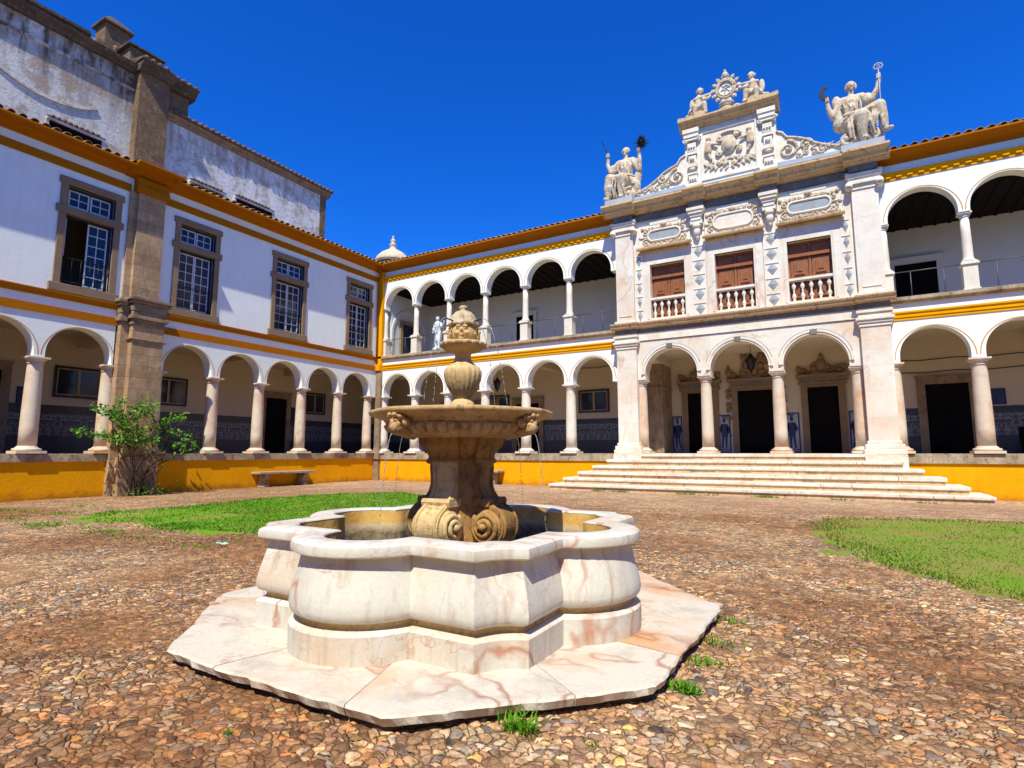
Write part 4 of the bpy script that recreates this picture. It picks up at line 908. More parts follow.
# attic gable
g = MB(); g.box(-5.05, -1.35, -.02, .5, 12.3, 12.62); g.box(-4.35, -2.05, -.02, .5, 12.62, 15.0)
g.box(-4.95, -4.35, -.0, .5, 12.62, 15.0); g.box(-2.05, -1.45, -.0, .5, 12.62, 15.0); g.box(-5.1, -4.3, -.1, 0, 12.5, 12.66); g.box(-2.1, -1.3, -.1, 0, 12.5, 12.66)
gab = g.build('gable_wall', m_portp, pv)
q = MB()
for (a, b, z0, z1) in ((-4.3, -2.1, 12.66, 12.76), (-4.3, -2.1, 14.72, 14.82), (-4.3, -4.2, 12.76, 14.72), (-2.2, -2.1, 12.76, 14.72)): q.box(a, b, -.07, -.02, z0, z1)
for x in (-4.65, -1.75):
    for z0, z1, w_, d in ((12.7, 13.0, .17, .1), (13.02, 13.1, .2, .13), (13.35, 13.5, .2, .14), (13.9, 14.0, .2, .14), (13.55, 13.85, .15, .1), (14.05, 14.4, .17, .12), (14.5, 14.62, .26, .18), (14.62, 14.8, .3, .22), (14.8, 14.98, .33, .26)): q.box(x-w_, x+w_, -d, 0, z0, z1)
    for sx in (-1, 1):
        spiral(q, x+sx*.26, 14.55, .12, 1.2, -.14, .04, sx); 
    for k in range(3): q.ball((x-.1+.1*k, -.14, 12.8), .045, 8, 6); q.ball((x-.1+.1*k, -.15, 14.2), .045, 8, 6)
    q.ball((x, -.14, 13.7), (.1, .06, .1)); q.ball((x, -.12, 13.25), (.12, .06, .06))
q.build('carved_frame', m_portp, gab)
q = MB(); q.sweep([(.5, 15.0), (-.1, 15.0), (-.14, 15.08), (-.3, 15.14), (-.32, 15.22), (-.42, 15.28), (-.42, 15.34), (.55, 15.36)], -5.12, -1.3)
for sx in (-1, 1):
    cx = C0x
    pts = [(cx+sx*u, z) for u, z in ((.8, 15.36), (.84, 15.52), (1.0, 15.60), (1.2, 15.55), (1.4, 15.48), (1.65, 15.46), (1.92, 15.50), (1.94, 15.36))]
    q.prism(pts if sx > 0 else pts[::-1], -.36, .4)
q.build('broken_pediment', m_corn, gab)
# crest relief (a plain round shield between two small figures and foliage)
q = MB(); cx, cz = C0x, 13.95
q.ball((cx, -.06, cz), (.30, .13, .40)); q.ball((cx, -.15, cz-.02), (.19, .1, .26))
for sx in (-1, 1):
    spiral(q, cx+sx*.33, cz+.36, .15, 1.4, -.08, .05, sx, 0); spiral(q, cx+sx*.36, cz-.28, .15, 1.4, -.08, .05, -sx, 2)
    q.ball((cx+sx*.78, -.1, cz+.42), .11); q.cap((cx+sx*.8, -.06, cz+.25), (cx+sx*.82, -.06, cz-.1), .13, .15); q.cap((cx+sx*.72, -.08, cz+.2), (cx+sx*.45, -.12, cz+.12), .06, .05); q.cap((cx+sx*.85, -.06, cz-.1), (cx+sx*.70, -.08, cz-.45), .09, .06)
    for k in range(4): spiral(q, cx+sx*(.16+.24*k), cz-.78+.09*(k % 2), .12, 1.3, -.06, .04, sx*(1 if k % 2 else -1), k)
    for k in range(5): leafy(q, cx+sx*(.15+.2*k), cz-1.0+.03*k, PI/2+sx*.8, .18, -.05, .045); leafy(q, cx+sx*(.1+.17*k), cz-.6, -PI/2+sx*.9, .14, -.05, .04)
for k in range(7): q.ball((cx-.3+.1*k, -.07, cz+.52+.06*math.sin(k*PI/6)), .055, 8, 6)
q.box(cx-.4, cx+.4, -.06, 0, cz-.62, cz-.5); fuse(q.build('carved_crest', m_relief, gab), .022, 2)
# side volutes
for sx in (-1, 1):
    cx = C0x; f = lambda u, z: (cx+sx*u, z)
    pts = [f(1.75, 12.5), f(1.75, 14.05), f(1.95, 13.95), f(2.1, 13.72), f(2.4, 13.62), f(2.7, 13.48), f(3.0, 13.25), f(3.35, 13.05), f(3.7, 12.92), f(3.95, 12.8), f(4.0, 12.5)]
    q = MB(); q.prism(pts if sx < 0 else pts[::-1], .02, .38); o = q.build('side_volute', m_portp, pv)
    q = MB(); spiral(q, cx+sx*2.12, 13.15, .36, 1.7, -.01, .06, -sx, PI/2); spiral(q, cx+sx*2.75, 13.2, .22, 1.5, -.01, .05, sx, 0)
    for k in range(6):
        spiral(q, cx+sx*(2.5+.25*k), 12.85+.05*math.sin(k*2), .13, 1.3, -.0, .04, sx*(1 if k % 2 else -1), k)
        leafy(q, cx+sx*(2.4+.27*k), 13.05-.03*k, (0 if sx > 0 else PI)+.6, .2, 0, .05)
    edge = [(p[0], .0, p[1]-.05) for p in pts[1:10]]; q.tube(edge, .05, 8)
    q.build('carved_scrollwork', m_relief, o)
# portal interior
pi_ = MB(); pi_.box(-8.9, 2.0, 4.27, 4.5, 1.47, 6.04); pi_.build('inner_wall', m_inner, pv)
q = MB(); q.box(-7.95, -6.95, 2.6, 4.28, 1.44, 5.9); q.box(-7.99, -6.9, 2.55, 4.28, 4.42, 4.52); q.build('inner_pier', m_sandplain, pv)
q = MB(); q.box(-8.1, 1.7, .62, 4.3, 6.0, 6.04); q.box(-7.3, -6.9, .62, 4.2, 5.6, 6.06); q.build('inner_ceiling', m_inner, pv)
q = MB(); q.box(-8.3, 1.9, .0, 4.3, 1.2, 1.465); q.build('portal_floor', m_step, pv)
def grand_door(a, b, big):
    d = door(pv, a, b, 1.465, 4.3, 4.28, fr=.26, fm=m_gran)
    m = (a+b)/2; w_ = (b-a)/2+.3; q = MB()
    q.box(m-w_-.05, m+w_+.05, 4.02, 4.28, 4.42, 4.5); q.box(m-w_-.12, m+w_+.12, 3.98, 4.28, 4.72, 4.84)
    for sx in (-1, 1):
        spiral(q, m+sx*(w_-.2), 5.0, .2, 1.4, 4.18, .07, sx, 0); spiral(q, m+sx*(w_-.62), 5.12, .2, 1.4, 4.18, .07, -sx, 0); q.ball((m+sx*(w_-.0), 4.2, 5.1), (.1, .1, .14)) 
        if big:
            spiral(q, m+sx*.3, 5.45, .25, 1.4, 4.18, .08, sx, 0); spiral(q, m+sx*.35, 5.85, .2, 1.4, 4.18, .07, -sx, 0); q.lathe([(.06, 4.84), (.1, 4.9), (.05, 5.0), (.13, 5.15), (.13, 5.25), (.05, 5.35), (.03, 5.5)], c=(m+sx*(w_+.05), 4.15, 0), n=10)
            for k in range(5): spiral(q, m+sx*(w_+.1), 3.1+.3*k, .13, 1.2, 4.2, .05, sx*(-1)**k, 0)
    q.ball((m, 4.2, 5.25), (.2, .12, .3)); q.ball((m, 4.2, 5.62), (.08, .08, .14)); q.build('carved_pediment', m_gran, d)
    q = MB(); q.box(m-w_, m+w_, 4.06, 4.28, 4.5, 4.72); q.build('dark_lintel', m_dgrey, d)
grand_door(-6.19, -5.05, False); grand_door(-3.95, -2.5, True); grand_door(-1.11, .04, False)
def tile_figure(x0, x1, flip):
    q = MB(); q.box(x0, x1, 4.262, 4.28, 1.5, 3.24); o = q.build('tile_panel', m_azb, pv)
    q = MB(); q.box(x0+.06, x1-.06, 4.256, 4.262, 1.56, 3.18); q.build('white_tiles', m_azw, o)
    m = (x0+x1)/2; q = MB(); y = 4.25; s = -1 if flip else 1
    def pl(pts): q.prism([(m+s*a*.85, 1.6+b) for a, b in pts][::(1 if s > 0 else -1)], y, y+.006)
    pl([(-.06, 1.3), (.02, 1.24), (.09, 1.32), (.08, 1.45), (0, 1.5), (-.08, 1.45)])
    pl([(-.17, 1.2), (.16, 1.22), (.2, .95), (.14, .6), (-.16, .58), (-.2, .9)])
    pl([(.16, 1.2), (.3, .95), (.24, .78), (.12, 1.0)]); pl([(-.17, 1.18), (-.32, .9), (-.2, .75), (-.1, .95)])
    pl([(-.14, .58), (0, .58), (-.03, .1), (-.1, .1)]); pl([(.02, .58), (.14, .6), (.19, .1), (.1, .1)]); pl([(-.3, .02), (.3, .02), (.3, .06), (-.3, .06)])
    pl([(-.1, 1.5), (.1, 1.5), (.16, 1.56), (-.16, 1.56)]); pl([(-.36, .62), (-.3, .6), (-.24, 1.0), (-.28, 1.02)])
    q.build('blue_painted_figure', m_azb, o)
tile_figure(-6.95, -6.5, False); tile_figure(-4.85, -4.32, True); tile_figure(-2.12, -1.48, False); tile_figure(.36, .85, True)
# ================================================================ STEPS
st = empty('stone_steps', (C0x, 21.0, 0)); tag(st, 'wide flight of worn pink and white marble steps climbing to the portal', 'steps')
xl0, xr0 = -10.5, 3.75; rise = .243
for k in range(6):
    a = xl0 + k*.50 - C0x; b = xr0 - k*.50 - C0x; y0 = k*.35; z0 = k*rise
    if k == 5: a = -7.05-C0x-.35; b = .75-C0x+.3
    q = MB(); nseg = 9; cuts = [a] + sorted(random.uniform(a+.6, b-.6) for _ in range(nseg)) + [b]
    ybk = 23.1-21.0 - .0
    for i in range(len(cuts)-1):
        c0, c1 = cuts[i]+.003, cuts[i+1]-.003; dj = random.uniform(-.012, .012); dz = random.uniform(-.008, .006)
        q.box(c0, c1, y0+dj, y0+.55 if k < 5 else ybk-.02, z0+.13-(.0 if k == 0 else 0), z0+rise+dz)
    for x0_, x1_ in ((a, a+.6), (b-.6, b)):
        if k < 5: q.box(x0_, x1_, y0+.552, ybk, z0+.13, z0+rise)
    o = q.build('step', m_step, st); bevel(o, .022, 2)
    q = MB(); q.box(a+.05, b-.05, y0+.055, ybk+.05, z0-.05, z0+.135); q.build('riser', m_corn, o)
q = Multi()
for a, b in ((-8.28, -7.1), (.70, 1.9)): q.new().box(a-C0x, b-C0x, 1.72, 2.3, .9, 1.438)
q.build('pilaster_block', m_step, st)
# ================================================================ PORTAL STATUES (frame: x world, +y back)
def figure(name, label, loc, mbf, vox=.017, cat='statue', group=None):
    o = empty(name, loc); tag(o, label, cat, group); q = MB(); mbf(q); b = q.build('carved_body', m_relief, o); fuse(b, vox, 0); return o
def face(q, c, r, yaw=0):
    M_ = Matrix.Translation(c) @ Matrix.Rotation(yaw, 4, 'Z')
    def B_(p, s): q.ball((p[0]*r, p[1]*r, p[2]*r), tuple(k*r for k in s), 12, 8, M=M_)
    B_((0, 0, 0), (.82, .95, 1.12)); B_((0, -.98, -.08), (.15, .22, .30)); B_((-.30, -.80, .18), (.16, .14, .08)); B_((.30, -.80, .18), (.16, .14, .08))
    B_((0, -.84, -.48), (.24, .14, .08)); B_((0, -.75, -.85), (.28, .25, .2)); B_((0, .1, .35), (.98, 1.0, .95)); B_((-.8, .1, 0), (.2, .35, .5)); B_((.8, .1, 0), (.2, .35, .5))
def fist(q, c, r):
    q.ball(c, (r*.8, r*.7, r))
    for k in range(4): q.cap((c[0]-.7*r, c[1]-.6*r, c[2]-.7*r+.45*r*k), (c[0]+.5*r, c[1]-.85*r, c[2]-.7*r+.45*r*k), r*.26, r*.22, 8)
    q.cap((c[0]+.5*r, c[1], c[2]+.6*r), (c[0]+.1*r, c[1]-.8*r, c[2]+1.0*r), r*.28, r*.22, 8)
def folds(q, a, b, off, n, r, seed):
    rr_ = random.Random(seed)
    for k in range(n):
        u = k/(n-1) if n > 1 else .5; p = Vector(a).lerp(Vector(b), u); e = p + Vector(off) + Vector((rr_.uniform(-.08, .08), rr_.uniform(-.04, .04), 0)); m = (p+e)/2 + Vector((rr_.uniform(-.1, .1), -.07, 0))
        q.tube([p, m, e], [r, r*1.2, r*.8], 6)
def seatL(q):      # origin (-7.72, 23.3, 12.5)
    q.box(-.62, .62, -.45, .35, 0, .16); q.ball((.35, -.1, .35), (.35, .35, .3)); q.ball((-.25, .0, .45), (.5, .4, .4)); q.ball((.05, -.25, .25), (.25, .25, .22))
    q.chain([(.22, 0, 1.0), (.18, -.02, 1.35), (.16, -.02, 1.75), (.16, 0, 2.0)], [.38, .29, .34, .2]); q.cap((-.2, 0, 1.98), (.5, 0, 1.98), .17, .17)
    q.cap((.16, 0, 2.05), (.16, -.03, 2.3), .11, .1); face(q, (.16, -.05, 2.46), .165, -.15)
    for k in range(9): a = PI*k/8; q.ball((.16+.165*math.cos(a), 0, 2.5+.17*math.sin(a)), .05, 8, 6)
    q.chain([(-.2, -.02, 1.98), (-.55, -.12, 1.62), (-.70, -.14, 1.95), (-.68, -.16, 2.32)], [.16, .125, .095, .07]); fist(q, (-.66, -.18, 2.42), .1); q.ball((-.45, -.06, 1.72), (.2, .17, .26))
    q.chain([(.5, 0, 1.98), (.82, -.08, 1.45), (.88, -.2, 1.8), (.88, -.2, 2.2)], [.16, .13, .1, .075]); fist(q, (.88, -.22, 2.3), .1)
    q.chain([(.05, -.1, 1.0), (-.5, -.5, 1.15), (-.62, -.52, .7), (-.6, -.45, .25)], [.3, .22, .17, .13]); q.cap((-.6, -.45, .2), (-.7, -.68, .18), .1, .07)
    q.chain([(.3, -.1, .95), (.1, -.6, 1.02), (.05, -.5, .55), (.1, -.45, .22)], [.3, .23, .19, .14]); q.cap((.1, -.45, .2), (.02, -.66, .17), .1, .07)
    q.cap((.75, .02, 1.3), (.45, .05, .55), .17, .3); q.ball((.55, .0, .75), (.3, .3, .4)); q.ball((.75, .0, 1.75), (.13, .2, .35))
    folds(q, (-.55, -.62, 1.1), (.25, -.6, 1.0), (-.02, .05, -.8), 7, .05, 1); folds(q, (-.1, -.28, 1.9), (.45, -.28, 1.9), (.0, -.02, -.6), 5, .04, 2); folds(q, (-.4, -.5, 1.28), (.3, -.5, 1.2), (.45, -.0, -.2), 4, .05, 3)
    spiral(q, .38, .32, .28, 1.4, -.42, .07, 1, 1)
sL = figure('seated_statue', 'seated robed stone figure holding a rod and a dark spiky orb on the portal', (-7.75, YP+.2, 12.5), seatL, group='seated stone figures crowning the portal')
q = MB(); q.tube([(-.66, -.22, 2.4), (-.78, -.22, 2.75), (-.97, -.22, 3.2)], .018, 6); 
for k in range(5): q.ball((-.74-.05*k, -.22, 2.66+.12*k), .03, 8, 6)
q.build('rod', m_iron, sL)
q = MB(); q.ball((.98, -.2, 2.62), .2, 12, 8)
rr_ = random.Random(4)
for k in range(110):
    d = Vector((rr_.gauss(0, 1), rr_.gauss(0, 1), rr_.gauss(0, 1))).normalized(); c = Vector((.98, -.2, 2.62)); q.tube([c+d*.1, c+d*rr_.uniform(.28, .42)], [.03, .004], 4)
q.build('spiky_orb', m_iron, sL)
def seatR(q):      # origin (1.25, 23.3, 12.5)
    q.box(-.62, .62, -.45, .35, 0, .16); spiral(q, -.42, .42, .26, 1.5, -.4, .09, -1, 0); spiral(q, .5, .42, .26, 1.5, -.4, .09, 1, 2); q.ball((-.1, 0, .45), (.6, .42, .42)); q.ball((.55, 0, .4), (.3, .35, .35))
    q.chain([(-.25, 0, 1.15), (-.22, -.02, 1.5), (-.2, -.02, 1.9), (-.18, 0, 2.1)], [.40, .30, .34, .2]); q.cap((-.52, 0, 2.08), (.18, 0, 2.08), .17, .17)
    q.cap((-.17, 0, 2.15), (-.16, -.03, 2.4), .11, .1); face(q, (-.15, -.05, 2.58), .17, .15)
    for k in range(11): a = -.4+(PI+.8)*k/10; q.ball((-.15+.17*math.cos(a), .02, 2.6+.18*math.sin(a)), .055, 8, 6)
    q.chain([(.18, -.02, 2.08), (.52, -.12, 1.85), (.72, -.18, 2.15), (.8, -.2, 2.5)], [.17, .13, .1, .075]); fist(q, (.8, -.22, 2.6), .1); q.ball((.38, -.06, 1.92), (.22, .18, .24))
    q.chain([(-.52, -.02, 2.08), (-.85, -.1, 1.55), (-.98, -.18, 1.85), (-1.0, -.2, 2.1)], [.15, .13, .1, .07]); fist(q, (-1.0, -.22, 2.2), .09); q.ball((-.68, .05, 2.1), (.18, .16, .3)); q.cap((-.62, .05, 1.9), (-.6, .05, 1.2), .2, .28)
    q.chain([(-.1, -.1, 1.15), (.72, -.5, 1.35), (.82, -.5, .9), (.85, -.46, .45)], [.3, .22, .16, .12]); q.cap((.85, -.46, .42), (1.05, -.62, .38), .1, .07)
    q.chain([(-.3, -.1, 1.1), (.15, -.6, 1.1), (.1, -.52, .6), (.12, -.46, .28)], [.3, .23, .19, .13]); q.cap((.12, -.46, .25), (.2, -.68, .22), .1, .07)
    folds(q, (-.35, -.55, 1.1), (.35, -.62, 1.15), (.1, .05, -.75), 7, .055, 4); folds(q, (-.5, -.28, 1.95), (.1, -.28, 1.95), (.05, -.02, -.6), 5, .04, 5); folds(q, (-.5, -.4, 1.35), (.2, -.55, 1.35), (.5, -.02, -.1), 5, .05, 6); folds(q, (.5, -.6, 1.3), (.9, -.55, 1.2), (-.1, .0, -.7), 4, .05, 7)
sR = figure('seated_statue', 'seated robed stone figure holding a dark crescent and a ringed staff on the portal', (1.27, YP+.2, 12.5), seatR, group='seated stone figures crowning the portal')
sR.scale = (.92, .92, 1); sL.scale = (.94, .94, 1)
q = MB(); q.tube([(.78, -.42, .5), (.79, -.34, 1.9), (.80, -.3, 2.86)], .02, 6)
q.tube([(.8+.14*math.cos(a), -.3, 2.95+.11*math.sin(a)) for a in np.linspace(0, 2*PI, 17)], .026, 6); q.tube([(.8+.05*math.cos(a), -.3, 2.95+.05*math.sin(a)) for a in np.linspace(0, 2*PI, 9)], .018, 6)
for k in range(8): a = 2*PI*k/8; q.ball((.8+.16*math.cos(a), -.3, 2.95+.13*math.sin(a)), .026, 6, 5)
q.build('ringed_staff', m_lead, sR)
q = MB(); n = 20; pts = [(-1.02+.27*math.cos(a), 2.5+.27*math.sin(a)) for a in np.linspace(R(80), R(300), n)]; pts2 = [(-.93+.19*math.cos(a), 2.52+.20*math.sin(a)) for a in np.linspace(R(285), R(95), n)]
q.prism([(x, z) for x, z in pts+pts2], -.25, -.17); q.build('crescent', m_iron, sR)
# pair of putti and the oval dial
def putto(sx, q):
    f = lambda x, y, z: (sx*x, y, z)
    q.chain([f(.02, 0, .2), f(.0, 0, .5), f(-.02, -.02, .78)], [.22, .19, .14]); q.cap(f(-.03, 0, .8), f(-.05, -.02, .9), .09, .08); face(q, f(-.07, -.04, 1.05), .14, -.4*sx)
    for k in range(9): a = 2*PI*k/9; q.ball(f(-.05+.12*math.cos(a), .03+.05*math.sin(a), 1.12+.05*math.sin(2*a)), .055, 8, 6)
    q.chain([f(.14, -.05, .74), f(-.2, -.15, .72), f(-.5, -.12, .78)], [.09, .075, .05]); fist(q, f(-.55, -.12, .79), .055)
    q.chain([f(-.12, -.05, .72), f(-.3, -.2, .55), f(-.46, -.14, .62)], [.09, .07, .05]); fist(q, f(-.5, -.14, .64), .055)
    q.chain([f(.0, -.1, .22), f(-.26, -.32, .28), f(-.3, -.3, -.08)], [.17, .12, .08]); q.cap(f(-.3, -.3, -.1), f(-.36, -.42, -.14), .07, .05)
    q.chain([f(.1, -.1, .2), f(.12, -.38, .22), f(.12, -.36, -.12)], [.17, .12, .08]); q.cap(f(.12, -.36, -.14), f(.08, -.48, -.17), .07, .05)
    q.ball(f(.3, .12, .62), (.12, .06, .28)); q.cap(f(.1, .05, .15), f(.5, .0, .1), .17, .08); q.ball(f(.0, 0, .02), (.34, .28, .16))
    folds(q, f(-.05, -.3, .35), f(.3, -.2, .3), f(.1, .02, -.35), 4, .04, 3)
figure('cherub_statue', 'seated stone cherub with curly hair reaching right to the oval dial', (C0x-1.13, YP+.15, 15.66), lambda q: putto(-1, q), .025, group='cherubs holding the oval dial')
figure('cherub_statue', 'seated stone cherub with curly hair reaching left to the oval dial', (C0x+1.02, YP+.15, 15.66), lambda q: putto(1, q), .025, group='cherubs holding the oval dial')
dl = empty('oval_dial', (C0x-.03, YP+.1, 15.3)); tag(dl, 'oval stone dial in a scrolled frame standing on the gable between two cherubs', 'dial')
q = MB(); q.box(-.38, .38, -.25, .2, 0, .14); q.lathe([(.36, .12), (.38, .2), (.22, .28), (.18, .4), (.3, .48), (.3, .54), (.15, .6)], n=14)
for sx in (-1, 1): spiral(q, sx*.38, .15, .15, 1.3, -.15, .055, sx)
q.build('pedestal', m_relief, dl)
q = MB(); q.tube([(.36*math.cos(a), -.05, 1.18+.40*math.sin(a)) for a in np.linspace(0, 2*PI, 33)], .055, 8); q.tube([(.29*math.cos(a), -.09, 1.18+.33*math.sin(a)) for a in np.linspace(0, 2*PI, 33)], .03, 8)
for k in range(14): a = 2*PI*k/14; spiral(q, .48*math.cos(a), 1.18+.53*math.sin(a), .09, 1.1, -.04, .04, 1 if math.cos(a) > 0 else -1, a)
q.ball((0, -.05, 1.78), (.12, .08, .15)); q.ball((0, -.05, 1.95), .06); fr_ = q.build('scrolled_frame', m_relief, dl)
q = MB(); q.prism([(.33*math.cos(a), 1.18+.37*math.sin(a)) for a in np.linspace(0, 2*PI, 33)[:-1]], -.04, .06); q.build('dial_face', m_port, dl)
q = MB()
for k in range(6): a = 2*PI*k/6+.3; q.tube([(.06*math.cos(a), -.05, 1.18+.07*math.sin(a)), (.2*math.cos(a), -.05, 1.18+.23*math.sin(a))], .018, 5)
spiral(q, 0, 1.18, .16, 1.3, -.05, .02, 1); q.build('dial_relief', m_grey, dl)
# standing figure on the gallery ledge
def stand(q):
    q.box(-.22, .22, -.18, .18, 0, .08); q.chain([(-.1, 0, .1), (-.11, -.02, .5), (-.08, 0, .92)], [.075, .085, .12]); q.chain([(.12, -.05, .1), (.12, -.08, .5), (.08, 0, .92)], [.075, .085, .12])
    q.cap((-.1, -.02, .1), (-.12, -.15, .1), .06, .05); q.cap((.12, -.05, .1), (.14, -.2, .1), .06, .05); q.chain([(0, 0, .92), (0, 0, 1.15), (0, -.02, 1.38)], [.17, .16, .19]); q.cap((-.16, 0, 1.42), (.16, 0, 1.42), .085, .085)
    q.cap((0, 0, 1.45), (0, -.02, 1.58), .055, .055); face(q, (0, -.04, 1.68), .105, .3)
    q.chain([(-.2, 0, 1.4), (-.28, -.03, 1.12), (-.2, -.15, .95)], [.07, .06, .045]); fist(q, (-.18, -.18, .93), .05); q.chain([(.2, 0, 1.4), (.32, -.1, 1.2), (.5, -.15, 1.42)], [.07, .06, .045]); fist(q, (.53, -.16, 1.46), .05)
    folds(q, (-.12, -.17, 1.3), (.12, -.17, 1.3), (0, 0, -.45), 4, .025, 3); q.cap((0, .05, .95), (0, .03, .55), .18, .2)
o = empty('standing_statue', (-18.15, YB-.0, 6.88)); tag(o, 'pale standing stone figure with one arm out on the gallery ledge beyond the fountain top', 'statue')
q = MB(); stand(q); fuse(q.build('carved_body', marble('pale_statue_stone', (.62, .64, .68), (.5, .5, .52), (.4, .4, .42)), o), .02, 1)
# lanterns, benches, notices, banner
lantern((-3.07, 25.3, 5.25), 'black iron lantern hanging in the middle arch of the marble portal', 1.0, 6.06)
lantern((-15.63, 25.3, 5.1), 'black iron lantern hanging in the back arcade right of the fountain top', .95, 6.06)
def bench(x, y, rz, L, label, m=None):
    o = empty('stone_bench', (x, y, 0), rz); tag(o, label, 'bench', 'stone benches along the ochre plinth')
    q = MB(); q.box(-L/2, L/2, -.62, 0, .56, .66); bevel(q.build('seat', m or m_bench, o), .015, 2)
    for sx in (-1, 1):
        q = MB(); q.prism([(-.08, 0), (-.5, 0), (-.48, .1), (-.34, .2), (-.34, .32), (-.52, .42), (-.55, .56), (-.02, .56), (-.02, 0)], sx*(L/2-.45)-.12, sx*(L/2-.45)+.12, 'x'); q.tube([(sx*(L/2-.45)-.14, -.44, .42), (sx*(L/2-.45)+.14, -.44, .42)], .1, 12); q.build('leg', m_bench, o)
    return o
bench(XL, 17.25, PI/2, 3.0, 'long stone bench against the shaded ochre wall of the left building'); bench(-15.7, YB, 0, 3.4, 'stone bench against the sunlit ochre plinth, half hidden behind the fountain stem')
def notice(loc, rz, w_, h_, label):
    o = empty('notice_board', loc, rz); tag(o, label, 'notice board', 'blue notice boards under the arcades'); q = MB(); q.box(-w_/2, w_/2, -.04, 0, 0, h_); q.build('board', m_notice, o); q = MB(); q.box(-w_/2+.04, w_/2-.04, -.05, -.04, .04, h_-.04); q.build('sheet', m_azb, o)
notice((5.2, YB+T, 3.3), 0, .5, .6, 'small blue notice board behind the second column right of the portal'); notice((XL-T+.01, 9.0, 3.25), PI/2, .6, .7, 'blue notice board on the left gallery wall beside the farthest left column'); notice((XL-T+.01, 21.1, 3.2), PI/2, .5, .8, 'blue notice board beside the dark doorway of the left arcade')
o = empty('purple_banner', (-20.9, YB+2.2, 1.44)); tag(o, 'purple cloth banner standing in the shaded corner of the back arcade', 'banner')
q = MB(); q.add([(x, .06*math.sin(x*9), z) for z in (.1, 1.6) for x in np.linspace(-.4, .4, 13)] + [(x, .06*math.sin(x*9)+.02, z) for z in (.1, 1.6) for x in np.linspace(-.4, .4, 13)], [(i, i+1, 14+i, 13+i) for i in range(12)] + [(26+i, 39+i, 40+i, 27+i) for i in range(12)]); q.build('cloth', m_purple, o)
q = MB(); q.tube([(-.45, .0, 1.62), (.45, .0, 1.62)], .02, 6); q.tube([(0, .05, 0), (0, .05, 1.62)], .02, 6); q.box(-.3, .3, -.15, .2, 0, .03); q.build('stand', m_iron, o)
def wbench(x, rz, y, label):
    o = empty('wooden_bench', (x, y, 1.44), rz); tag(o, label, 'bench')
    q = MB(); q.box(-1.1, 1.1, -.5, 0, .42, .48); q.build('seat', m_door, o); q = MB(); q.box(-1.1, 1.1, -.05, 0, .55, 1.0); q.build('backrest', m_door, o)
    for sx in (-1, 1): q = MB(); q.box(sx*1.0-.05, sx*1.0+.05, -.5, 0, 0, .42); q.box(sx*1.0-.05, sx*1.0+.05, -.06, -.0, .48, .56); q.build('leg', m_door, o)
wbench(6.8, 0, YB+T-.05, 'dark wooden bench against the tiled wall at the far right'); 
# ================================================================ FOUNTAIN
FX, FY = -3.15, 4.46
ft = empty('fountain', (FX, FY, 0)); tag(ft, 'large white and pink marble fountain with lobed basin, scrolled stem and round upper bowl', 'fountain')
# --- pavement slabs: an octagon cut in wedges with a chipped, wavy rim
hx, ch = 2.19, 1.16; k_ = hx-ch
octo = [(-k_, -hx), (k_, -hx), (hx, -k_), (hx, k_), (k_, hx), (-k_, hx), (-hx, k_), (-hx, -k_)]
def ray_oct(a):
    d = Vector((math.cos(a), math.sin(a))); best = None
    for i in range(8):
        p = Vector(octo[i]); e = Vector(octo[(i+1) % 8])-p; den = d.x*e.y-d.y*e.x
        if abs(den) < 1e-9: continue
        tt = (p.x*e.y-p.y*e.x)/den; u = (p.x*d.y-p.y*d.x)/den
        if tt > 0 and -1e-6 <= u <= 1+1e-6: best = tt
    return best
ST = .105
cutsA = [-152, -101, -71, -38, -12, 28, 62, 100, 138, 176, 208]
ov = [math.degrees(math.atan2(y, x)) for x, y in octo]
rnd = random.Random(5)
for i in range(len(cutsA)-1):
    a0, a1 = cutsA[i]+.10, cutsA[i+1]-.10
    SX, SY = -.08, .12
    angs = sorted(set([a0, a1] + [v for vv in ov for v in (vv, vv+360, vv-360) if a0 < v < a1] + [a for a in np.arange(math.ceil(a0), a1, .8)]))
    top = []; mid = []; bot = []
    for a in angs:
        r = ray_oct(R(a)); corner = min(abs(a-v-q) for v in ov for q in (0, 360, -360))
        nz = .010*math.sin(a*.11)+.007*math.sin(a*.31+1)+.004*math.sin(a*.9+2)+rnd.uniform(-.003, .003)-.022*max(0, math.sin(a*.5+.7)*math.sin(a*.17+2))**6; r2 = r + nz - (.010*math.exp(-(corner/2.0)**2))
        c, s = math.cos(R(a)), math.sin(R(a)); bz = .014*math.sin(a*.4)+.012*math.sin(a*1.1)+rnd.uniform(-.006, .006)
        top.append((SX+r2*c-.012*c, SY+r2*s-.012*s, ST)); mid.append((SX+r2*c, SY+r2*s, ST-.014)); bot.append((SX+(r2-.025+bz)*c, SY+(r2-.025+bz)*s, .040+bz*.5))
    n = len(angs); q = MB(); tilt = rnd.uniform(-.003, .003)
    vs = [(0, 0, ST)] + top + mid + bot + [(0, 0, .055)]
    fs = [(0, 1+j, 2+j) for j in range(n-1)] + [(1+j, 1+n+j, 2+n+j, 2+j) for j in range(n-1)] + [(1+n+j, 1+2*n+j, 2+2*n+j, 2+n+j) for j in range(n-1)] + [(3*n+1, 2+2*n+j, 1+2*n+j) for j in range(n-1)]
    fs += [(0, 3*n+1, 1+2*n, 1+n, 1), (0, n, 2*n, 3*n, 3*n+1)]
    q.add([(x, y, z+tilt) for x, y, z in vs], fs); q.build('paving_slab', m_slab, ft)
q = MB(); q.prism([(x*.965-.08, y*.965+.12) for x, y in octo], -.1, .055, 'z'); q.build('slab_bedding', m_drk, ft)
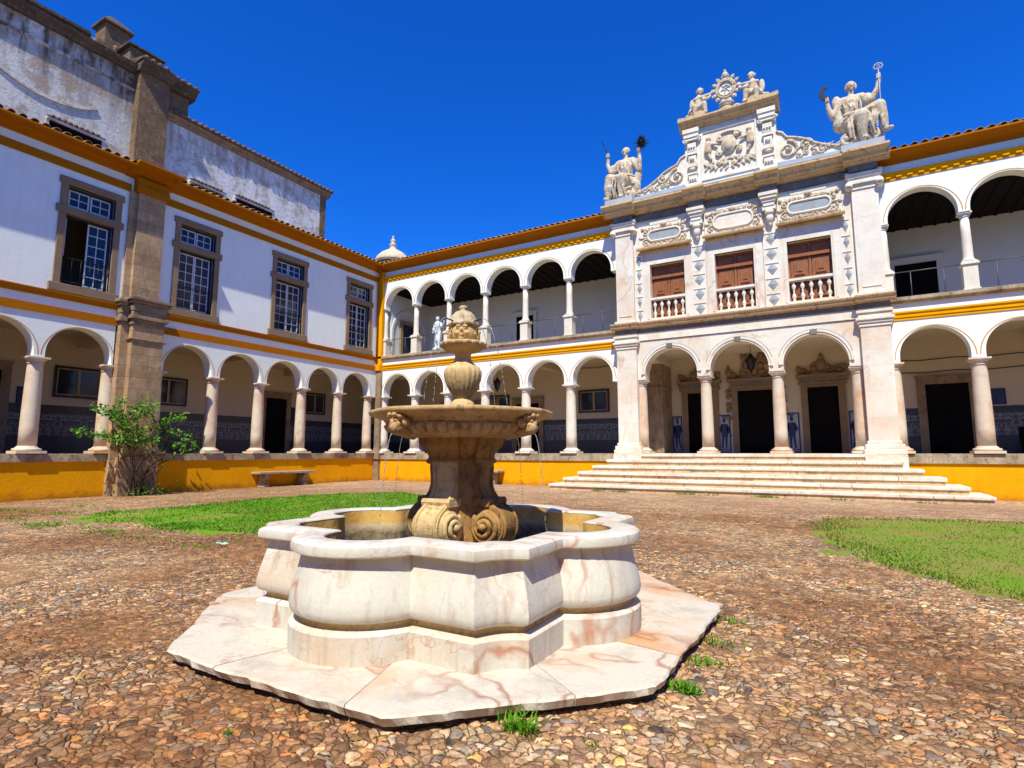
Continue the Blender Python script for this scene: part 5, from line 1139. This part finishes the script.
# --- basin outline with lobes
def outline(d, inner=False):
    E_, c_, r_0, A = 1.31, 1.10, .58, 1.06
    r = r_0+d; e = E_+d; A_ = A+d*.6; nx = math.sqrt(max(r*r-(e-c_)**2, .01)); pts = []
    th = math.atan2(e-c_, nx)            # angle at the notch
    for qd in range(4):
        loc = []
        for i in range(17):              # lobe toward -y
            a = -th_full(nx, e-c_) + 0; 
            ang = PI+ (th) + (PI-2*th)*i/16; loc.append((r*math.cos(ang), -c_+r*math.sin(ang)))
        for i in range(1, 4): u = i/4; loc.append((nx+(A_-nx)*u, -e))
        P1_ = Vector((A_, -e)); P2_ = Vector((e, -A_)); m = Vector((1, -1)).normalized()
        for i in range(9):
            u = i/8; p = P1_.lerp(P2_, u) - m*(.045*math.sin(PI*u)); loc.append((p.x, p.y))
        for i in range(1, 4): u = i/4; loc.append((e, -A_+(A_-nx)*u))
        ca, sa = math.cos(qd*PI/2), math.sin(qd*PI/2)
        pts += [((x*ca-y*sa)*1.025-.03, (x*sa+y*ca)*1.025) for x, y in loc]
    return pts
def th_full(a, b): return 0
def loft(mb, prof, smooth=True):
    rings = [outline(d) for d, z in prof]; n = len(rings[0]); vs = [(x, y, prof[i][1]) for i, rg in enumerate(rings) for x, y in rg]
    fs = [(i*n+k, i*n+(k+1) % n, (i+1)*n+(k+1) % n, (i+1)*n+k) for i in range(len(prof)-1) for k in range(n)]; mb.add(vs, fs, smooth)
def esplit(o, ang=32):
    m = o.modifiers.new('edges', 'EDGE_SPLIT'); m.split_angle = R(ang); return o
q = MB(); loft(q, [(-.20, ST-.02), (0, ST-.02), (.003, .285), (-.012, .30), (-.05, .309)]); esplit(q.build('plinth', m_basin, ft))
q = MB(); loft(q, [(-.048, .306), (-.062, .315), (-.066, .345), (-.057, .352)]); q.build('recessed_joint', m_vase, ft)
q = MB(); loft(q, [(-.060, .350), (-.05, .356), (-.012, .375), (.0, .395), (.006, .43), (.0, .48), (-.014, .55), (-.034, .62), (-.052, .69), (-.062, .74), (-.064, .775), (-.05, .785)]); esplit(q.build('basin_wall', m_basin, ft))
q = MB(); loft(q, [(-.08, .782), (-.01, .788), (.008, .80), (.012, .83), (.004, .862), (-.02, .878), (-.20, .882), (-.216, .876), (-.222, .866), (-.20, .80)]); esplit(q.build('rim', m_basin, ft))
q = MB(); loft(q, [(-.219, .868), (-.228, .55), (-.23, .20)]); q.build('inner_wall', m_inb, ft)
q = MB(); q.prism(outline(-.21), .18, .24, 'z'); q.build('basin_floor', m_inb, ft)
q = MB(); q.prism(outline(-.228), .44, .46, 'z'); q.build('water', m_water, ft)
# --- stem
def cross(mb, side, b, z0, z1, q_=.72):
    s = side/2; t = s*q_; o = s+b
    pts = [(-t, -o), (t, -o), (t, -s), (s, -s), (s, -t), (o, -t), (o, t), (s, t), (s, s), (t, s), (t, o), (-t, o), (-t, s), (-s, s), (-s, t), (-o, t), (-o, -t), (-s, -t), (-s, -s), (-t, -s)]
    mb.prism(pts, z0, z1, 'z')
q = MB(); q.box(-.19, .19, -.19, .19, .24, 1.46); q.box(-.34, .34, -.34, .34, .24, .62)
for a in (0, 1, 2, 3):
    M_ = Matrix.Rotation(a*PI/2+PI/4, 4, 'Z'); q.box(.16, .27, -.09, .09, .6, 1.42, M_)
stem = q.build('stem', m_stem, ft); bevel(stem, .015, 2)
q = MB()
lv = [(.44, 1.395), (.47, 1.40), (.485, 1.415), (.485, 1.43), (.465, 1.44), (.45, 1.455), (.455, 1.475), (.475, 1.50), (.515, 1.53), (.55, 1.55), (.565, 1.57), (.565, 1.585), (.585, 1.59), (.585, 1.645)]
vs = []
for s, z in lv:
    h_ = s/2; t_ = h_*.62; o_ = h_+.035; vs += [(x, y, z) for x, y in [(-t_, -o_), (t_, -o_), (t_, -h_), (h_, -h_), (h_, -t_), (o_, -t_), (o_, t_), (h_, t_), (h_, h_), (t_, h_), (t_, o_), (-t_, o_), (-t_, h_), (-h_, h_), (-h_, t_), (-o_, t_), (-o_, -t_), (-h_, -t_), (-h_, -h_), (-t_, -h_)]]
q.add(vs, [(i*20+k, i*20+(k+1) % 20, i*20+20+(k+1) % 20, i*20+20+k) for i in range(len(lv)-1) for k in range(20)] + [tuple(range((len(lv)-1)*20, len(lv)*20)), tuple(reversed(range(20)))])
q.build('capital', m_stem, stem)
for k in range(4):
    M_ = Matrix.Rotation(k*PI/2, 4, 'Z'); rc_, zc, rv = .375, .845, .172; w_ = .135
    pts = [(.10, 1.42), (.275, 1.42), (.278, 1.36), (.268, 1.26), (.27, 1.20), (.29, 1.14), (.325, 1.09), (.375, 1.05)]
    pts += [(rc_+rv*math.cos(a), zc+rv*math.sin(a)) for a in np.linspace(R(62), R(-120), 20)] + [(.24, .66), (.1, .62)]
    q = MB(); q.prism(pts, -w_, w_, 'y', M_)
    q.prism([(.1, 1.02), (.40, 1.02), (.41, 1.06), (.395, 1.09), (.1, 1.09)], -w_-.02, w_+.02, 'y', M_)
    if True:
        for j in (-1, 1): q.tube([M_ @ Vector((x+.003, j*.105, z)) for x, z in pts[2:-4]], .016, 6)
    sc_ = q.build('scroll', m_stem if k != 3 else m_vase, stem)
    q = Multi()
    for sy in (-1, 1):
        q.new()
        vs = [M_ @ Vector((rc_+(.142-.105*i/44)*math.cos(2.4-sy*0+4.4*PI*i/44/1.0), sy*(w_+.02+.05*i/44), zc+(.142-.105*i/44)*math.sin(2.4+4.4*PI*i/44))) for i in range(45)]
        q.tube(vs, [.024]*40+[.026]*5, 8); q.cap(M_ @ Vector((rc_, sy*w_, zc)), M_ @ Vector((rc_, sy*(w_+.075), zc)), .05, .035)
        q.lathe([(.15, 0), (.145, .012), (.11, .03)], n=24, M=M_ @ Matrix.Translation((rc_, sy*w_, zc)) @ Matrix.Rotation(-sy*PI/2, 4, 'X'))
    q.build('volute_eye', m_stem if k != 3 else m_vase, sc_)
    M2 = Matrix.Rotation(k*PI/2+PI/4, 4, 'Z'); q = MB(); q.box(.30, .46, -.1, .1, .24, .70, M2); q.build('foot_block', m_vase, stem)
# --- big bowl
RB = R(-8)
bw = empty('bowl_pivot') ; bpy.data.objects.remove(bw)
octm = lambda r, z, a: r*(1 - .035*(.5-.5*math.cos(4*(a-RB)*2)))
q = MB()
q.lathe([(.30, 1.755), (.66, 1.76), (.715, 1.765), (.73, 1.775), (.735, 1.785), (.75, 1.80), (.80, 1.818), (.855, 1.835), (.878, 1.848), (.886, 1.862), (.886, 1.882), (.872, 1.89), (.78, 1.885), (.70, 1.85), (.4, 1.82)], n=96, mod=octm); bowl = q.build('upper_bowl', m_bowl, ft)
gad = lambda r, z, a: r*(1 + .10*(abs(math.sin(22*a))**.7-.6)*min(1, max(0, (1.77-z)/.02))) 
q = MB(); q.lathe([(.33, 1.635), (.36, 1.637), (.50, 1.645), (.62, 1.665), (.69, 1.70), (.715, 1.74), (.71, 1.765), (.69, 1.775)], n=528, mod=gad); q.build('gadrooned_underside', m_bowl, bowl)
q = MB(); q.lathe([(.3, 1.86), (.7, 1.867), (.74, 1.868)], n=48); q.build('bowl_water', m_water, bowl)
for k in range(4):
    a = RB + k*PI/2 ; M_ = Matrix.Rotation(a+PI/2, 4, 'Z') @ Matrix.Translation((0, -.25, .475)) @ Matrix.Scale(.72, 4)      # local -y outward
    q = MB(); B2 = lambda c, s: q.ball(c, s, 12, 8, M=M_)
    B2((0, -.76, 1.78), (.085, .09, .10)); B2((0, -.855, 1.77), (.022, .03, .035)); B2((-.035, -.83, 1.805), (.028, .03, .02)); B2((.035, -.83, 1.805), (.028, .03, .02)); B2((0, -.83, 1.735), (.045, .035, .02)); B2((-.055, -.81, 1.755), (.035, .035, .035)); B2((.055, -.81, 1.755), (.035, .035, .035)); B2((0, -.83, 1.70), (.03, .03, .02))
    for sx in (-1, 1):
        B2((sx*.09, -.80, 1.85), (.04, .05, .035)); B2((sx*.12, -.74, 1.78), (.035, .06, .06)); B2((sx*.04, -.85, 1.87), (.035, .04, .03))
    q.cap(M_ @ Vector((0, -.80, 1.72)), M_ @ Vector((0, -.62, 1.66)), .06, .04)
    o = q.build('mask_spout', m_bowl, bowl); fuse(o, .006, 1)
    q = MB(); q.tube([M_ @ Vector((0, -.84, 1.71)), M_ @ Vector((0, -.87, 1.69))], .014, 8); q.build('pipe', m_iron, o)
# --- upper tiers
q = MB(); q.lathe([(.12, 1.84), (.125, 1.90), (.125, 1.94), (.11, 1.98), (.08, 2.01), (.06, 2.02)], n=24); knob = q.build('vase_foot', m_vase, ft)
rib = lambda r, z, a: r*(1 + .05*(abs(math.cos(10*a))**.7-.5)*(1 if 2.05 < z < 2.33 else 0))
q = MB(); q.lathe([(.07, 2.00), (.078, 2.03), (.10, 2.06), (.13, 2.10), (.155, 2.15), (.172, 2.20), (.181, 2.25), (.178, 2.29), (.158, 2.325), (.13, 2.34), (.126, 2.35), (.10, 2.37), (.08, 2.41), (.078, 2.45), (.09, 2.475), (.10, 2.48)], n=120, mod=rib); q.build('ribbed_vase', m_vase, ft)
scal = lambda r, z, a: r*(1 + (.09*(abs(math.cos(8*a))-.6) if z > 2.50 else .05*(abs(math.cos(8*a))-.6)))
q = MB(); q.lathe([(.09, 2.47), (.13, 2.478), (.18, 2.50), (.215, 2.53), (.228, 2.553), (.222, 2.565), (.19, 2.56), (.08, 2.55)], n=128, mod=scal); q.build('shell_bowl', m_vase, ft)
q = MB(); q.ball((0, 0, 2.665), (.136, .136, .132), 28, 20); q.lathe([(.09, 2.54), (.10, 2.57), (.08, 2.6)], n=20)
for k in range(4):
    a = R(-62) + k*PI/2; M_ = Matrix.Rotation(a+PI/2, 4, 'Z'); B2 = lambda c, s: q.ball(c, s, 12, 8, M=M_)
    B2((0, -.06, 2.67), (.078, .075, .10)); B2((0, -.155, 2.675), (.016, .022, .026)); B2((-.036, -.136, 2.712), (.028, .012, .008)); B2((.036, -.136, 2.712), (.028, .012, .008)); B2((-.034, -.132, 2.69), (.014, .01, .009)); B2((.034, -.132, 2.69), (.014, .01, .009)); B2((-.045, -.118, 2.648), (.026, .022, .022)); B2((.045, -.118, 2.648), (.026, .022, .022)); B2((0, -.15, 2.635), (.026, .012, .009)); B2((0, -.148, 2.62), (.02, .012, .009)); B2((0, -.13, 2.59), (.025, .025, .02)); B2((0, -.12, 2.74), (.07, .03, .02))
o = q.build('carved_heads', m_vase, ft); fuse(o, .0065, 1)
rib2 = lambda r, z, a: r*(1+.06*(abs(math.cos(9*a))**.7-.5)*(1 if z < 2.86 else 0))
q = MB(); q.lathe([(.10, 2.735), (.145, 2.735), (.15, 2.745), (.146, 2.765), (.13, 2.77), (.128, 2.80), (.11, 2.84), (.08, 2.875), (.045, 2.89), (.03, 2.895), (.04, 2.91), (.045, 2.925), (.035, 2.94), (.01, 2.945)], n=108, mod=rib2); q.build('ribbed_cap', m_relief, ft)
# --- water jets
def jet(p0, v, t1, r=.0045, n=34, drops=True, sd=0, name='water_jet'):
    rn = random.Random(sd); q = MB(); pts = []
    for i in range(n+1):
        t = t1*i/n; pts.append(Vector((p0[0]+v[0]*t, p0[1]+v[1]*t, p0[2]+v[2]*t-4.9*t*t)))
    m = int(n*.55); q.tube(pts[:m+1], [r*(1+.25*math.sin(i*1.9)) for i in range(m+1)], 6)
    for i in range(m, n):
        for _ in range(2):
            c = pts[i].lerp(pts[i+1], rn.random()); q.ball((c.x+rn.gauss(0, .002), c.y+rn.gauss(0, .002), c.z), (r*rn.uniform(.6, 1.3), r*rn.uniform(.6, 1.3), r*rn.uniform(1.5, 5)), 6, 4)
    return q.build(name, m_jet, ft)
for k, (a, R0, rr_e) in enumerate(((R(-8), .17, .56), (R(-98), .17, .52), (R(172), .17, .42), (R(82), .17, .5))):
    c, s = math.cos(a), math.sin(a); T1 = .44; q = MB(); q.tube([(.12*c, .12*s, 2.765), (.24*c, .24*s, 2.775)], .007, 6); q.build('spout_pipe', m_iron, ft)
    jet((.24*c, .24*s, 2.775), (c*(rr_e-.24)/T1, s*(rr_e-.24)/T1, .15), T1, .0035, sd=k)
for k in range(4):
    a = RB + k*PI/2; c, s = math.cos(a), math.sin(a); jet((.86*c, .86*s, 1.66), (c*.28, s*.28, 0), .50, .0035, sd=9+k)
# ================================================================ VINE ON THE BUTTRESS
vn = empty('climbing_shrub', (XL+.85, 10.7, 0)); tag(vn, 'sprawling green climbing shrub against the stone buttress at left', 'shrub')
rn = random.Random(12); q = MB(); tips = []
def wander(p, d, L, r, n=9, up=.25):
    pts = [Vector(p)]; d = Vector(d).normalized()
    for i in range(n):
        d = (d + Vector((rn.gauss(0, .2), rn.gauss(0, .25), rn.gauss(0, .18)+up*.12))).normalized(); nx_ = pts[-1]+d*L/n
        nx_.x = min(max(nx_.x, -.28), .55); pts.append(nx_)
    q.tube(pts, [r*(1-.7*i/n) for i in range(n+1)], 5); return pts
for k in range(10):
    b = wander((rn.uniform(-.15, .15), rn.uniform(-.25, .35), -.02), (rn.uniform(-.1, .1), rn.uniform(-.2, .12), 1), rn.uniform(2.5, 3.5), rn.uniform(.014, .03), 12)
    for j in range(6):
        i = rn.randint(8, 12); t_ = wander(b[i], (rn.uniform(-.1, .3), rn.choice((-1, 1))*rn.uniform(.2, 1.3), rn.uniform(-.1, .7)), rn.uniform(.25, .7), .009, 6, 0); tips += t_[1:]
t_ = wander((0, .5, 2.3), (.1, 1, .25), 1.9, .014, 9, 0); tips += t_[2:]*3
t_ = wander((0, .4, 2.6), (.1, 1, .55), 1.2, .014, 9, 0); tips += t_[2:]*3
t_ = wander((0, -.4, 2.0), (.1, -1, .1), 1.5, .014, 9, 0); tips += t_[2:]*3
t_ = wander((0, -.3, 2.2), (.1, -.5, 1), 1.5, .014, 9, 0); tips += t_[2:]*3
t_ = wander((0, -.6, 1.0), (.1, -1, .0), .7, .01, 7, 0); tips += t_[2:]*2
for k in range(16): wander((rn.uniform(-.1, .1), rn.uniform(-.4, .45), -.02), (rn.uniform(-.2, .1), rn.uniform(-.25, .25), 1), rn.uniform(1.0, 1.9), rn.uniform(.01, .02), 12)
q.build('branches', m_bark, vn)
q = MB()
def leafq(q, p, s, rn):
    n = Vector((rn.gauss(.4, .6), rn.gauss(-.2, .6), rn.gauss(.6, .5))).normalized(); a = n.orthogonal().normalized(); a.rotate(Matrix.Rotation(rn.uniform(0, 6.28), 3, n)); b = n.cross(a)
    pts = [p, p+a*s*.5+b*s*.33+n*s*.08, p+a*s*.95+b*s*.12, p+a*s*1.15, p+a*s*.95-b*s*.12, p+a*s*.5-b*s*.33+n*s*.08]; q.cur = rn.choice((0, 0, 1, 2)); q.add(pts, [(0, 1, 2, 3), (0, 3, 4, 5)])
for p in tips:
    for j in range(4):
        if rn.random() < (.95 if p.z > 1.75 else .1): leafq(q, p + Vector((rn.gauss(0, .06), rn.gauss(0, .09), rn.gauss(0, .08))), rn.uniform(.08, .16), rn)
for j in range(120): leafq(q, Vector((rn.uniform(0, .4), rn.gauss(.25, .3), abs(rn.gauss(0, .2)))), rn.uniform(.05, .1), rn)
q.build('foliage', m_leaf, vn)
# ================================================================ GRASS TUFTS BESIDE THE SLAB
def tuft(x, y, n, h, spread, label, broad=1.0, flatn=0):
    o = empty('grass_tuft', (x, y, 0)); tag(o, label, 'grass tuft', 'grass tufts along the fountain slab'); q = MB(); rr_ = random.Random(int(x*1000+y*77))
    for k in range(n):
        a = rr_.uniform(0, 2*PI); bx, by = rr_.gauss(0, spread), rr_.gauss(0, spread*.6); L = h*rr_.uniform(.5, 1.25); w_ = .0055*broad*rr_.uniform(.7, 1.5); q.cur = rr_.choice((0, 1, 1, 0))
        pts = []; dx, dy = math.cos(a), math.sin(a); lean = rr_.uniform(.3, 1.2)
        for i in range(5):
            u = i/4; hh = L*(u*(1.15-.55*lean*u*.8)); off = L*lean*u*u*.9; ww = w_*(1-u**1.6)+.0004
            pts += [(bx+dx*off-dy*ww, by+dy*off+dx*ww, hh), (bx+dx*off+dy*ww, by+dy*off-dx*ww, hh)]
        q.add(pts, [(2*i, 2*i+1, 2*i+3, 2*i+2) for i in range(4)], True)
    q.build('blades', m_grass[:2], o)
tuft(-1.60, 2.84, 70, .11, .05, 'long bladed grass tuft at the front edge of the slab below the basin ridge', 1.0)
tuft(-.95, 3.82, 130, .055, .05, 'dense grass tuft at the right corner of the slab, the largest there', 1.2)
tuft(-.96, 4.35, 60, .05, .07, 'thin grass tuft along the right edge of the slab, just beyond the dense one')
tuft(-.98, 4.85, 50, .05, .10, 'sparse spread grass along the middle of the slab right edge')
tuft(-.98, 5.5, 45, .05, .08, 'small grass tuft near the far right corner of the slab')
tuft(-1.2, 2.9, 12, .02, .02, 'tiny sprig of grass among the cobbles in front of the slab')
tuft(-2.95, 2.02, 12, .02, .015, 'tiny green sprig in the cobbles below the left part of the slab')
o = empty('plastic_scrap', (-8.75, 5.72, .02), .4); tag(o, 'pale green plastic scrap lying at the lawn edge left of the basin', 'litter')
q = MB(); 
o.scale = (.6, .6, .6)
for i in range(7): q.ball((-.15+.05*i, .03*math.sin(i*2), .03+.015*math.cos(i*3)), (.05, .035, .02), 8, 5)
fuse(q.build('crumpled_sheet', m_plas, o), .012, 0)
